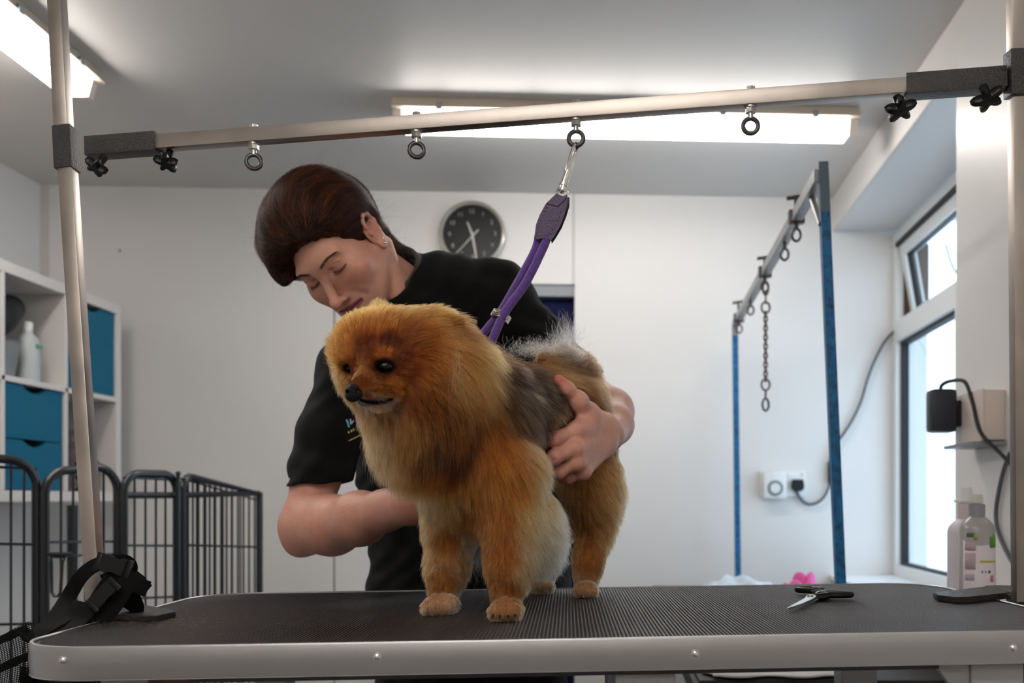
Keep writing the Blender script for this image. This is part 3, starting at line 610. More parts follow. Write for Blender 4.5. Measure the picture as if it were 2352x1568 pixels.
panel(-150, 1046, 2.15, 84, 1056, 2.32, .06, .065, (-110, -70, -35, -5, 25, 55), [(zz(1246, 2.15), zz(1250, 2.32)), (zz(1436, 2.15), zz(1432, 2.32)), (zz(1066, 2.15), zz(1076, 2.32))])
_, ptB, WB = panel(103, 1078, 2.32, 270, 1074, 2.5, .06, .06, (140, 168, 196, 238), [(zz(1245, 2.32), zz(1243, 2.5)), (zz(1278, 2.32), zz(1272, 2.5)), (zz(1412, 2.32), zz(1408, 2.5))])
panel(284, 1086, 2.5, 406, 1089, 2.68, .05, .05, (309, 334, 358, 380), [(zz(1252, 2.5), zz(1253, 2.68)), (zz(1374, 2.5), zz(1370, 2.68)), (zz(1096, 2.5), zz(1102, 2.68))], [(zz(1137, 2.5), zz(1137, 2.68))])
panel(418, 1094, 2.7, 596, 1133, 3.25, .05, .0, tuple(np.linspace(430, 585, 13)), [(zz(1251, 2.7), zz(1256, 3.25)), (zz(1373, 2.7), zz(1368, 3.25))], [(zz(1137, 2.7), zz(1132, 3.25))])
panel(408, 1096, 2.66, 597, 1150, 3.4, .0, .0, tuple(np.linspace(432, 592, 9)), [], [], tr=.005)
mb = MB(); mb.cyl(P(409, 1128, 2.66), P(409, 1088, 2.66), .005); mb.sph(P(409, 1087, 2.66), .007); mb.out('corner_pin', M['penblack'], pen)
mb = MB(); mb.tube([P(x, y, 2.30) for x, y in ((118, 1278), (150, 1280), (143, 1292), (139, 1360), (133, 1369), (125, 1369), (119, 1360), (118, 1292))], .0035, 6, closed=True); mb.cyl(P(112, 1272, 2.3), P(165, 1272, 2.3), .0045); mb.out('gate_latch', M['penblack'], pen)
mb = MB(); mb.cyl(P(166, 1160, 2.45), P(166, 1480, 2.45), .012); mb.out('gate_post', M['penblack'], pen)
mb = MB(); b = BP(276, 576); mb.sph(BP(276, 576, .004), .004); tag(mb.out('wall_hook', M['blackplastic']), 'tiny black nail in the back wall left of the person', 'nail')
# ---------------- near grooming table
def euler_m(x, y, z): return Matrix.Rotation(z, 3, 'Z') @ Matrix.Rotation(x, 3, 'X') @ Matrix.Rotation(y, 3, 'Y')
TR = euler_m(.00136, -.0114, .04185); TO = Vector((-.051, 1.3554, EYE-.1489))
def T(x, y, z=0): return TO+TR @ Vector((x, y, z))
def TP(px, py, h=0):
    """point on the table top (h above it) seen at a picture position"""
    n = TR @ Vector((0, 0, 1)); o = TO+n*h; d = Vector(((px-CX)/F, 1, -(py-CY)/F)); c = Vector((0, 0, EYE)); return c+d*((o-c).dot(n)/d.dot(n))
tb = thing('grooming_table', 'near grooming table with black ribbed mat and aluminium rim under the dog', 'table', (TO.x, TO.y, 0))
def rrect(w, d, r, n=14):
    out = []
    for cx, cy, a0 in ((w/2-r, -d/2+r, -math.pi/2), (w/2-r, d/2-r, 0), (-w/2+r, d/2-r, math.pi/2), (-w/2+r, -d/2+r, math.pi)):
        for k in range(n+1): a = a0+math.pi/2*k/n; out.append((cx+r*math.cos(a), cy+r*math.sin(a)))
    return out
RIM = [(-.0005, -.034), (-.001, -.0335), (.0, -.017), (-.001, -.0005), (-.0018, .0012), (-.0045, .0014), (-.0058, .0004), (-.006, -.002), (-.004, -.0335)]
mb = MB(); rings = []
for x, y in rrect(1.2, .6, .09, 18):
    # offset direction from the rounded centre
    cx = max(-.51, min(.51, x)); cy = max(-.21, min(.21, y)); n = Vector((x-cx, y-cy, 0)); n.normalize()
    rings.append([mb.b.verts.new(T(x+n.x*a, y+n.y*a, b)) for a, b in RIM])
for i in range(len(rings)):
    A, B_ = rings[i], rings[(i+1) % len(rings)]
    for k in range(len(RIM)): mb.b.faces.new((A[k], A[(k+1) % len(RIM)], B_[(k+1) % len(RIM)], B_[k]))
mb.out('rim', M['alu'], tb, auto=30)
mb = MB(); mb.poly([T(x, y, -.03) for x, y in rrect(1.188, .588, .084)], TR @ Vector((0, 0, .028))); mb.out('board', M['tabledark'], tb, smooth=False)
# ribbed mat: real corrugations
def matmat():
    m = mat('ribbed_mat', rgb=(50, 47, 50), rough=.36, spec=.5); n = m.node_tree.nodes; L = m.node_tree.links; b = n['Principled BSDF']
    tx = n.new('ShaderNodeTexCoord'); nz = n.new('ShaderNodeTexNoise'); nz.inputs['Scale'].default_value = 5; nz.inputs['Detail'].default_value = 8; L.new(tx.outputs['Object'], nz.inputs[0])
    cr = n.new('ShaderNodeValToRGB'); cr.color_ramp.elements[0].color = (*lin((32, 30, 33)), 1); cr.color_ramp.elements[0].position = .35; cr.color_ramp.elements[1].color = (*lin((56, 51, 52)), 1); cr.color_ramp.elements[1].position = .7
    sp_ = n.new('ShaderNodeTexNoise'); sp_.inputs['Scale'].default_value = 260; sp_.inputs['Detail'].default_value = 2; L.new(tx.outputs['Object'], sp_.inputs[0])
    c2 = n.new('ShaderNodeValToRGB'); c2.color_ramp.elements[0].position = .69; c2.color_ramp.elements[1].position = .75; L.new(sp_.outputs[0], c2.inputs[0])
    mx = n.new('ShaderNodeMix'); mx.data_type = 'RGBA'; L.new(c2.outputs[0], mx.inputs[0]); L.new(nz.outputs[0], cr.inputs[0]); L.new(cr.outputs[0], mx.inputs[6]); mx.inputs[7].default_value = (*lin((120, 108, 100)), 1); L.new(mx.outputs[2], b.inputs['Base Color'])
    wv = n.new('ShaderNodeTexWave'); wv.bands_direction = 'Y'; wv.inputs['Scale'].default_value = 75; wv.inputs['Distortion'].default_value = 1.2; wv.inputs['Detail'].default_value = 1; L.new(tx.outputs['Object'], wv.inputs[0]); bp = n.new('ShaderNodeBump'); bp.inputs['Strength'].default_value = .8; bp.inputs['Distance'].default_value = .0008; L.new(wv.outputs['Fac'], bp.inputs['Height']); L.new(bp.outputs[0], b.inputs['Normal'])
    return m
pitch = .0044; nx = int(1.18/pitch*4); xs = [-.59+1.18*i/nx for i in range(nx+1)]; ny = 110
hts = (0, .0012, .0013, .0001); yl = lambda x: .290 if abs(x) < .505 else .205+math.sqrt(max(1e-6, .0855**2-(abs(x)-.505)**2))
vv = []; ff = []
for i, x in enumerate(xs):
    Y = yl(x)
    for j in range(ny+1):
        yy = -Y+2*Y*j/ny; vv.append(T(x, yy, -.0012+hts[i % 4]))
vv = np.array([tuple(q) for q in vv]); ff = np.array([(i*(ny+1)+j, (i+1)*(ny+1)+j, (i+1)*(ny+1)+j+1, i*(ny+1)+j+1) for i in range(nx) for j in range(ny)])
o = npmesh('ribbed_mat', vv, ff, matmat(), tb); o.data.polygons.foreach_set('use_smooth', [False]*len(o.data.polygons))
md = o.modifiers.new
# studs along the rim
for px, py in ((142, 1517), (866, 1508), (1597, 1501), (2328, 1488)):
    n = TR @ Vector((0, 0, 1)); 
    # on the front face y=-.3
    d = Vector(((px-CX)/F, 1, -(py-CY)/F)); c = Vector((0, 0, EYE)); fn = TR @ Vector((0, 1, 0)); fo = T(0, -.3, 0); q = c+d*((fo-c).dot(fn)/d.dot(fn))
    if px < 200: q = q+TR @ Vector((.0, .002, 0))
    mb = MB(); mb.sph(q, (.0042, .003, .0042), seg=16); mb.cyl(q+fn*.004, q-fn*.0002, .0046); mb.out('stud', M['chrome'], tb)
def tbox(name, m, x0, x1, y0, y1, z0, z1, bev=.001):
    mb = MB(); mb.box(T((x0+x1)/2, (y0+y1)/2, (z0+z1)/2), (x1-x0, y1-y0, z1-z0), R=TR, bev=bev); return mb.out(name, m, tb, smooth=False)
lx = lambda px: (px-CX)/F*1.075+.051+.01
tbox('rail', M['tabledark'], lx(402), lx(2120), -.285, -.25, -.041, -.0305); tbox('rail', M['tabledark'], lx(402), lx(2120), .25, .285, -.041, -.0305)
H = TO.z
for a, b in ((lx(208), lx(312)), (lx(2195), lx(2320))):
    for y0 in (-.285, .235): tbox('leg', M['tablepaint'], a, b, y0, y0+.05, -H+.03, -.0345, .003)
    tbox('foot', M['tablepaint'], a-.02, b+.02, -.31, .31, -H+.002, -H+.029, .004)
tbox('bracket', M['tablepaint'], lx(1366), lx(1506), -.28, -.2, -.16, -.0412, .003)
tbox('lift_column', M['tablepaint'], lx(1366), lx(1506), -.05, .05, -H+.05, -.0312, .004); tbox('base_plate', M['tablepaint'], lx(1000), lx(1800), -.2, .2, -H+.002, -H+.049, .004)
for (a, b, c, m) in ((lx(313), lx(402), lx(345), 'browncard'), (lx(2194), lx(2122), lx(2172), 'tablepaint')):
    mb = MB(); mb.poly([T(a, -.28, -.034), T(b, -.28, -.034), T(b, -.28, -.042), T(c, -.28, -.075), T(a, -.28, -.075)], TR @ Vector((0, .012, 0))); mb.out('gusset', M[m], tb, smooth=False)
# ---------------- near steel arm frame
fa = thing('grooming_stand', 'steel two-post grooming arm with eye bolts standing over the dog', 'grooming arm', T(-.6, 0))
W_ = .0198
def sect(mb, a, b, w, h=None): mb.tube([a, b], 0, 4, flat=(w, h or w), up=(0, 1, 0) if abs((b-a).normalized().z) > .5 else (0, 0, 1)); return mb
def sq(name, a, b, w, m, bev=.0012):
    a, b = Vector(a), Vector(b); d = (b-a).normalized(); up = Vector((0, 0, 1)) if abs(d.z) < .5 else Vector((0, 1, 0)); x = up.cross(d).normalized(); y = d.cross(x)
    R = Matrix((x, y, d)).transposed(); mb = MB(); mb.box((a+b)/2, (w, w, (b-a).length), R=R, bev=bev); return mb.out(name, m, fa, auto=50)
lB, lM = P(222, 1398, 1.345), P(155, 375, 1.425); lM2, lT = P(147, 300, 1.43), P(128, -60, 1.455)
rB, rM = P(2345, 1378, 1.345), P(2338, 225, 1.265); rM2, rT = P(2336, 120, 1.26), P(2334, -60, 1.25)
sq('post', lB, lM, W_, M['steel']); sq('post', lM2, lT, W_, M['steel']); sq('post', rB, rM, W_, M['steel']); sq('post', rM2, rT, W_, M['steel'])
cL, cR = P(300, 334, 1.412), P(2150, 195, 1.28)
sq('crossbar', cL, cR, W_, M['steel'])
def onx(px):
    lo, hi = 0., 1.
    for _ in range(40):
        m_ = (lo+hi)/2; q = cL.lerp(cR, m_)
        if CX+F*q.x/q.y < px: lo = m_
        else: hi = m_
    return cL.lerp(cR, lo)
sq('sleeve', P(155, 392, 1.425), P(150, 294, 1.43), .0258, M['hammer']); q = onx(366); sq('sleeve', cL+(cL-cR).normalized()*.062, q, .0268, M['hammer'])
sq('sleeve', P(2338, 222, 1.265), P(2337, 118, 1.26), .0268, M['hammer']); sq('sleeve', onx(2078), cR+(cR-cL).normalized()*.085, .0268, M['hammer'])
def knob(px, py, Z, r, tilt, rot):
    c = P(px, py, Z); R = Matrix.Rotation(tilt[0], 3, 'X') @ Matrix.Rotation(tilt[1], 3, 'Y'); mb = MB(); pts = []
    for k in range(40):
        a = 2*math.pi*k/40+rot; cc_ = .5+.5*math.cos(5*(a-rot)); pts.append((a, r*(.46+.54*cc_**1.2)))
    n = 3; rows = []
    for z, s in ((-.0055, .86), (-.003, 1), (.003, 1), (.0055, .86)): rows.append([mb.b.verts.new(c+R @ Vector((math.cos(a)*q*s, math.sin(a)*q*s, z))) for a, q in pts])
    for A, B_ in zip(rows, rows[1:]):
        for k in range(40): mb.b.faces.new((A[k], A[(k+1) % 40], B_[(k+1) % 40], B_[k]))
    mb.b.faces.new(rows[0][::-1]); mb.b.faces.new(rows[-1])
    mb.cyl(c, c+R @ Vector((0, 0, .02)), .0055); o = mb.out('star_knob', M['blackplastic'], fa, auto=50); return o
knob(221, 383, 1.4, .0165, (-.5, .35), .3); knob(382, 373, 1.40, .0175, (-.42, .1), 1.1); knob(2068, 250, 1.275, .021, (-.42, -.1), .75); knob(2268, 226, 1.25, .021, (-.42, -.1), 1.6)
for px in (583, 957, 1323, 1724):
    q = onx(px); s = q.y; eb = MB(); dn = Vector((0, 0, -1)); k = {583: .0128, 957: .0118, 1323: .0122, 1724: .0122}[px]
    eb.cyl(q+Vector((0, 0, .0102)), q+Vector((0, 0, .0155)), .0062, seg=6); e0 = q-Vector((0, 0, .0101))
    eb.cyl(e0, e0-Vector((0, 0, .0018)), .0082); eb.cyl(e0-Vector((0, 0, .0019)), e0-Vector((0, 0, .0085)), .0073, seg=6); eb.cyl(e0-Vector((0, 0, .0085)), e0-Vector((0, 0, .0155)), .0036)
    c = e0-Vector((0, 0, .0255)); RZ = Matrix.Rotation(.25 if px < 1000 else -.05, 3, 'Z')
    ob = eb.out('eye_bolt', M['bright_steel'], fa)
    rg = MB(); rg.tube([c+RZ @ Vector((.0098*math.cos(a), 0, .0098*math.sin(a))) for a in np.linspace(0, 2*math.pi, 29)[:-1]], .0031, 10, closed=True); rg.out('eye_ring', M['darkiron'], ob)
# clamps on the table
def plate(name, pts, h, m):
    mb = MB(); n = TR @ Vector((0, 0, 1)); mb.poly([TP(x, y, h) for x, y in pts], -n*(h-.0002)); es = [e for e in mb.b.edges]
    bmesh.ops.bevel(mb.b, geom=es, offset=.0012, segments=2, affect='EDGES'); return mb.out(name, m, fa, auto=50)
plate('clamp_foot', [(243, 1396), (300, 1388), (330, 1388), (398, 1399), (404, 1404), (362, 1414), (300, 1413), (240, 1410)], .0075, M['rubberplate'])
plate('clamp_foot', [(2143, 1360), (2290, 1343), (2375, 1345), (2400, 1352), (2345, 1357), (2226, 1370), (2195, 1371), (2152, 1366)], .009, M['rubberplate'])
for a, b in ((T(-.625, .0, -.16), T(-.612, .05, .01)), (T(.612, -.02, -.16), T(.625, .03, .012))):
    mb = MB(); c = (a+b)/2; mb.box(c, (abs(b.x-a.x)+.006, .045, abs(b.z-a.z)), bev=.001); mb.out('clamp_body', M['hammer'], fa)
for sx in (-1, 1): mb = MB(); mb.cyl(T(sx*.585, 0.01, -.11), T(sx*.585, .01, -.045), .006); mb.sph(T(sx*.585, .01, -.112), .013); mb.box(T(sx*.602, .01, -.105), (.045, .03, .012)); mb.out('clamp_screw', M['darkiron'], fa)
# ---------------- purple lead
ld = thing('grooming_lead', 'purple braided slip lead with leather tab clipped to the steel arm', 'lead', onx(1323)-Vector((0, 0, .04)))
ZL = 1.335
mb = MB(); a, b = P(1322, 341, ZL), P(1296, 424, ZL)
hk = catmull([P(1300, 405, ZL-.001), P(1306, 372, ZL-.004), P(1318, 336, ZL-.006), P(1324, 329, ZL), P(1328, 335, ZL+.005), P(1323, 350, ZL+.002), P(1314, 385, ZL), P(1302, 408, ZL)], 6)
mb.tube(hk, .0021, 10); mb.cyl(P(1306, 388, ZL), P(1295, 423, ZL), .0044, .0052); mb.out('snap_hook', M['chrome'], ld)
mb = MB(); mb.cyl(P(1296, 421, ZL), P(1294, 426, ZL), .0058); mb.cyl(P(1294, 427, ZL), P(1292, 436, ZL), .0046); mb.sph(P(1292, 436, ZL), .0048); mb.out('swivel', M['chrome'], ld)
mb = MB(); mb.tube([P(1291+12*math.cos(t), 443+13*math.sin(t), ZL+.003*math.cos(t)) for t in np.linspace(0, 2*math.pi, 25)[:-1]], .0016, 8, closed=True); mb.out('ring', M['chrome'], ld)
def tab(name, off, m, sh=0):
    # outline of the leather tab
    L_ = [(1279, 446), (1272, 452), (1253, 468), (1240, 492), (1231, 515), (1228, 538), (1226, 548)]; R_ = [(1303, 449), (1303, 470), (1296, 492), (1285, 520), (1270, 545), (1262, 556)]
    pts = L_+[(1238, 550), (1250, 545), (1262, 548)]+R_[::-1]+[(1292, 452)]
    mb = MB(); mb.poly([P(x+sh, y+sh*.6, ZL+off) for x, y in pts], (0, .003, 0)); bmesh.ops.bevel(mb.b, geom=list(mb.b.edges), offset=.0007, segments=2, affect='EDGES'); return mb.out(name, m, ld, auto=60)
tab('leather_tab', -.0075, M['purpleleather']); tab('back_tab', .0035, M['blackleather'], 5)
mb = MB(); mb.poly([P(x, y, ZL-.0095) for x, y in ((1278, 444), (1255, 466), (1280, 473), (1293, 463), (1303, 447), (1292, 450))], (0, .0022, 0)); mb.out('fold_over', M['purpleleather'], ld)
mb = MB()
st = catmull([P(x, y, ZL-.0078) for x, y in ((1256, 474), (1242, 503), (1236, 525), (1233, 541), (1247, 540), (1262, 538), (1280, 508), (1290, 480))], 6)
for i in range(0, len(st)-2, 2): mb.tube([st[i], (st[i]+st[i+1]*2)/3], .0005, 5)
o = mb.out('stitching', mat('stitch', rgb=(60, 38, 72), rough=.8), ld); o['kind'] = 'stuff'
M['cord'] = mat('purple_cord', rgb=(98, 58, 150), rough=.8, var=.35, vscale=420, sheen=.5, bump=.6, bscale=900)
def cord(name, pts, r):
    p = catmull(pts, 40); 
    # resample
    Ls = [0]
    for i in range(1, len(p)): Ls.append(Ls[-1]+(p[i]-p[i-1]).length)
    n = int(Ls[-1]/.0006); q = []; j = 0
    for i in range(n+1):
        s = Ls[-1]*i/n
        while j < len(Ls)-2 and Ls[j+1] < s: j += 1
        t = (s-Ls[j])/max(1e-9, Ls[j+1]-Ls[j]); q.append(p[j].lerp(p[j+1], min(1, t)))
    seg = 28; N = None; vs = []
    for i, c in enumerate(q):
        t = (q[min(i+1, n)]-q[max(i-1, 0)]).normalized(); N = t.orthogonal() if N is None else N-t*N.dot(t); N.normalize(); B_ = t.cross(N); s = Ls[-1]*i/n
        for k in range(seg):
            a = 2*math.pi*k/seg; f = 1+.13*math.sin(4*a+s*1450)*math.sin(4*a-s*1450); vs.append(c+(N*math.cos(a)+B_*math.sin(a))*r*f)
    f = [(i*seg+k, i*seg+(k+1) % seg, (i+1)*seg+(k+1) % seg, (i+1)*seg+k) for i in range(n) for k in range(seg)]
    return npmesh(name, np.array([tuple(v) for v in vs]), np.array(f), M['cord'], ld)
cord('cord', [P(1260, 535, ZL-.002), P(1247, 570, ZL-.002), P(1207, 650, ZL-.003), P(1163, 712, ZL-.004), P(1137, 765, ZL-.006), P(1112, 830, ZL-.002), P(1104, 856, ZL+.02)], .0056)
cord('cord', [P(1240, 535, ZL+.003), P(1226, 580, ZL+.004), P(1185, 655, ZL+.004), P(1150, 715, ZL+.003), P(1122, 750, ZL+.01), P(1100, 778, ZL+.02), P(1085, 800, ZL+.04)], .0052)
# slider
sa = math.atan2(.6, 1); c = P(1147, 722, ZL-.009)
def pl2(pts, z0, th): mb = MB(); mb.poly([P(x, y, z) for (x, y), z in zip(pts, z0)], (0, th, 0)); return mb
sl = pl2([(1126, 722), (1135, 707), (1155, 712), (1172, 726), (1164, 740), (1147, 726)], [ZL-.005, ZL-.005, ZL-.011, ZL-.004, ZL-.004, ZL-.011], .0155).out('slider', mat('nickel', col=(.72, .66, .58), rough=.3, metal=.9, bump=.5, bscale=500), ld, smooth=False)
mb = MB(); 
cc = [P(1162+5.2*math.cos(t), 728+6.5*math.sin(t)+.2*5*math.cos(t), ZL-.0075+.0032*math.cos(t)) for t in np.linspace(-2.6, 2.2, 16)]; mb.tube(cc, .00035, 5)
mb.tube([P(1157, 731, ZL-.0097), P(1158, 727, ZL-.0096), P(1160, 731, ZL-.009)], .0004, 5); 
for x in (1133, 1137, 1141): mb.tube([P(x, 715+(x-1133)*.3, ZL-.0072-(x-1133)*.0003), P(x-3, 722+(x-1133)*.3, ZL-.0072-(x-1133)*.0003)], .0004, 5)
for y in (715, 719, 722): mb.tube([P(1133-(y-715)*.4, y, ZL-.007), P(1146-(y-715)*.4, y+3.4, ZL-.0102)], .0004, 5)
o = mb.out('engraving', M['darkiron'], sl)
# ---------------- scissors on the mat
sc = thing('scissors', 'grooming scissors with pale steel blades and black handles lying on the mat', 'scissors', TP(1870, 1372))
def flat(name, pts, h0, h1, m, bev=.0005):
    mb = MB(); n = TR @ Vector((0, 0, 1)); mb.poly([TP(x, y, h1) for x, y in pts], -n*(h1-h0)); bmesh.ops.bevel(mb.b, geom=list(mb.b.edges), offset=bev, segments=1, affect='EDGES'); return mb.out(name, m, sc, smooth=False)
M['blade'] = mat('scissor_steel', col=(.78, .84, .84), rough=.22, metal=1)
flat('blade', [(1807, 1395), (1848, 1373), (1853, 1366), (1866, 1362), (1874, 1366), (1875, 1370), (1843, 1385), (1808, 1396)], .0055, .0075, M['blade'])
flat('blade', [(1810, 1397), (1850, 1378), (1868, 1375), (1886, 1368), (1884, 1374), (1870, 1379), (1845, 1387), (1811, 1398)], .0025, .0045, M['blade'])
mb = MB(); n = TR @ Vector((0, 0, 1)); q = TP(1861, 1368, .0076); mb.cyl(q, q+n*.0016, .0042); mb.out('pivot', mat('brass', col=(.7, .5, .2), rough=.3, metal=1), sc)
def loop(name, cx, cy, rx, ry, rot, r, h):
    c0 = TP(cx, cy, h); c1 = TP(cx+10, cy, h); ux = (c1-c0).normalized(); uy = (TR @ Vector((0, 0, 1))).cross(ux); pts = []
    for t in np.linspace(0, 2*math.pi, 33)[:-1]:
        a, b = rx*math.cos(t), ry*math.sin(t); pts.append(c0+ux*(a*math.cos(rot)-b*math.sin(rot))+uy*(a*math.sin(rot)+b*math.cos(rot)))
    mb = MB(); mb.tube(pts, r, 10, closed=True); return mb.out(name, M['blackplastic'], sc)
loop('handle', 1916, 1364, .0235, .012, -.1, .0048, .0075); loop('handle', 1860, 1354, .0125, .019, 1.25, .0045, .0075)
mb = MB(); mb.tube([TP(1877, 1371, .006), TP(1890, 1370, .0065), TP(1902, 1368, .0075)], [.0055, .006, .0052], 10); mb.out('shank', M['blackplastic'], sc)
mb = MB(); mb.tube([TP(1862, 1361, .008), TP(1872, 1360, .008), TP(1884, 1356, .008)], [.003, .0045, .003], 8); mb.out('shank', M['blackplastic'], sc)
mb = MB(); mb.tube([TP(1874, 1362, .0105), TP(1882, 1358, .0115)], .0012, 6); mb.tube([TP(1884, 1357, .0115), TP(1897, 1356, .0115)], .0016, 6); mb.out('finger_stop', M['blade'], sc)
# ---------------- harness straps on the left clamp
hs = thing('grooming_harness', 'black webbing harness with side-release buckles draped over the left clamp', 'harness', TP(280, 1400))
ZS = 1.30
def strap(pts, w, up, name='strap', th=.0022, m='webbing'):
    mb = MB(); mb.tube(catmull([P(*p) for p in pts], 8), 0, 8, flat=(w, th), up=up); return mb.out(name, M[m], hs)
strap([(55, 1466, 1.16), (90, 1452, 1.20), (130, 1410, 1.26), (160, 1365, ZS), (185, 1325, ZS), (215, 1300, ZS-.01), (248, 1291, ZS-.015), (282, 1288, ZS-.005), (298, 1300, ZS+.01), (292, 1318, ZS+.02), (262, 1322, ZS+.02), (238, 1335, ZS+.015)], .019, (.35, -1, .3))
strap([(222, 1432, 1.255), (250, 1400, 1.262), (275, 1365, 1.268), (296, 1335, 1.275), (310, 1330, 1.285), (318, 1345, 1.30)], .026, (.1, -1, .35))
strap([(340, 1353, 1.28), (322, 1346, 1.275), (303, 1332, 1.275), (275, 1325, 1.28), (255, 1335, 1.28), (236, 1360, 1.275), (215, 1395, 1.27), (190, 1430, 1.24), (160, 1462, 1.2)], .021, (.3, -1, .2))
strap([(60, 1472, 1.155), (110, 1446, 1.19), (160, 1418, 1.24), (205, 1385, 1.28), (240, 1350, 1.30), (262, 1325, 1.30)], .012, (.2, -1, .6))
strap([(270, 1345, 1.295), (290, 1365, 1.30), (305, 1392, 1.31), (300, 1404, 1.312)], .03, (0, -1, .1))
strap([(200, 1385, 1.26), (175, 1420, 1.24), (150, 1450, 1.2), (115, 1478, 1.16)], .032, (.2, -1, .5))
strap([(318, 1335, 1.28), (332, 1346, 1.282), (341, 1353, 1.285)], .014, (.5, -1, .3), 'strap_end')
def buckle(p, ang, s, tilt):
    c = P(*p); R = Matrix.Rotation(tilt, 3, 'X') @ Matrix.Rotation(ang, 3, 'Y'); mb = MB()
    def bx(x0, x1, z0, z1, y0, y1): mb.box(c+R @ Vector(((x0+x1)/2, (y0+y1)/2, (z0+z1)/2)), (x1-x0, y1-y0, z1-z0), R=R, bev=.0012)
    mb.poly([c+R @ Vector((x*s, -.004, z*s)) for x, z in ((-.016, -.011), (-.004, -.0125), (.004, -.008), (.012, -.0125), (.02, -.011), (.02, .011), (.012, .0125), (.004, .008), (-.004, .0125), (-.016, .011))], R @ Vector((0, .007, 0)))
    bmesh.ops.bevel(mb.b, geom=list(mb.b.edges), offset=.0012, segments=2, affect='EDGES'); bx(.02*s, .028*s, -.0125*s, .0125*s, -.002, .002); bx(-.024*s, -.0165*s, -.0125*s, .0125*s, -.002, .002)
    return mb.out('buckle', M['blackplastic'], hs)
buckle((258, 1297, ZS-.02), .25, .95, -.2); buckle((236, 1368, ZS-.045), -.85, .85, -.2)
# ---------------- mesh bag hanging at the left end
bag = thing('mesh_bag', 'black net bag with fabric binding hanging at the left end of the table', 'bag', P(20, 1540, 1.12))
g = [[None]*46 for _ in range(34)]; b = bmesh.new()
for i in range(34):
    for j in range(46):
        u, v = i/33, j/45; x = -120+190*u+12*math.sin(v*4); y = 1512-78*u+v*190+8*math.sin(u*5+v*3); g[i][j] = b.verts.new(P(x, y, 1.13+.03*math.sin(u*4+v*2)+.05*u))
for i in range(33):
    for j in range(45): b.faces.new((g[i][j], g[i+1][j], g[i+1][j+1], g[i][j+1]))
me = bpy.data.meshes.new('net'); b.to_mesh(me); b.free(); o = link('net', me, M['webbing'], bag); o.matrix_parent_inverse = wm(bag).inverted(); md = o.modifiers.new('net', 'WIREFRAME'); md.thickness = .0012; o['kind'] = 'stuff'
for (a, c_) in (((-130, 1516), (64, 1441)), ((-130, 1584), (66, 1505))):
    mb = MB(); mb.tube(catmull([P(a[0], a[1], 1.128), P((a[0]+c_[0])/2, (a[1]+c_[1])/2+5, 1.15), P(c_[0], c_[1], 1.178)], 6), 0, 8, flat=(.0095, .003), up=(0, -1, 0)); mb.out('binding', M['webbing'], bag)
g = [[None]*30 for _ in range(40)]; b = bmesh.new()
for i in range(40):
    for j in range(30):
        u, v = i/39, j/29; g[i][j] = b.verts.new(P(45+250*u, 1530+v*120+8*math.sin(u*7), 1.17+.03*math.sin(u*6+v*3)))
for i in range(39):
    for j in range(29): b.faces.new((g[i][j], g[i+1][j], g[i+1][j+1], g[i][j+1]))
me = bpy.data.meshes.new('net'); b.to_mesh(me); b.free(); o = link('net', me, M['webbing'], bag); o.matrix_parent_inverse = wm(bag).inverted(); md = o.modifiers.new('net', 'WIREFRAME'); md.thickness = .0024; o['kind'] = 'stuff'
# clippings on the mat
def clip_patch(px, py, sx, sy, n, rgb):
    p = []
    for _ in range(n):
        c = TP(px+random.gauss(0, sx), py+random.gauss(0, sy), .0008); a = random.random()*6.3; L_ = random.uniform(.002, .006); d = Vector((math.cos(a), math.sin(a), .1))*L_; k = Vector((-d.y, d.x, 0))*random.uniform(-.4, .4)
        p.append([tuple(c-d/2), tuple(c+k), tuple(c+d/2)])
    o = hair_obj('hair_clippings', np.array(p), np.tile(np.array(lin(rgb)), (n, 1)), .00012, M['clip'], None, .6); return o
M['clip'] = mat('clippings', rough=.8, attr='col')
tag(clip_patch(330, 1422, 90, 9, 420, (150, 125, 95)), 'loose hair clippings scattered on the mat by the left clamp foot', 'hair clippings', kind='stuff')
tag(clip_patch(1300, 1420, 420, 30, 260, (150, 145, 140)), 'sparse pale hairs scattered over the middle of the mat', 'hair clippings', kind='stuff')
# ---------------- the groomer
HS = .94; HP = np.array((-.4696, 1.7253, EYE+.4295)); HB = np.array(((.83, -.4289, .3567), (-.0843, -.7285, -.6799), (-.5514, -.5342, .6407)))   # rows: her left, forward, up
def HW(q): return HP+HS*(np.asarray(q) @ HB)                 # head-local -> world
def HLoc(p): return (np.asarray(p)-HP) @ HB.T/HS             # world -> head-local
person = thing('person', 'woman in black polo shirt with tied brown hair bending over the dog', 'person', P(1085, 1440, 1.93)*1.0)
person.location.z = 0
M['hairm'] = None
def hairmat(name, rough=.3, rr=.35, root=None):
    m = bpy.data.materials.new(name); m.use_nodes = True; n = m.node_tree.nodes; L = m.node_tree.links; n.clear(); o = n.new('ShaderNodeOutputMaterial'); h = n.new('ShaderNodeBsdfHairPrincipled')
    h.parametrization = 'COLOR'; a = n.new('ShaderNodeAttribute'); a.attribute_name = 'col'; L.new(a.outputs['Color'], h.inputs['Color'])
    if root is not None:
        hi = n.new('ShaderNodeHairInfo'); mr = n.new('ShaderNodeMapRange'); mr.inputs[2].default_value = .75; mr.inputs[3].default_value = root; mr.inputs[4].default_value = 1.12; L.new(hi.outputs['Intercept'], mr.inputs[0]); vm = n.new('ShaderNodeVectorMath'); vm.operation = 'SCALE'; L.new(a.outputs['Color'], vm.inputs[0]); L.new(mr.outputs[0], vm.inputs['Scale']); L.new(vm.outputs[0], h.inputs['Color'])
    h.inputs['Roughness'].default_value = rough; h.inputs['Radial Roughness'].default_value = rr; h.inputs['Random Roughness'].default_value = .1; h.inputs['IOR'].default_value = 1.36
    L.new(h.outputs[0], o.inputs[0]); return m
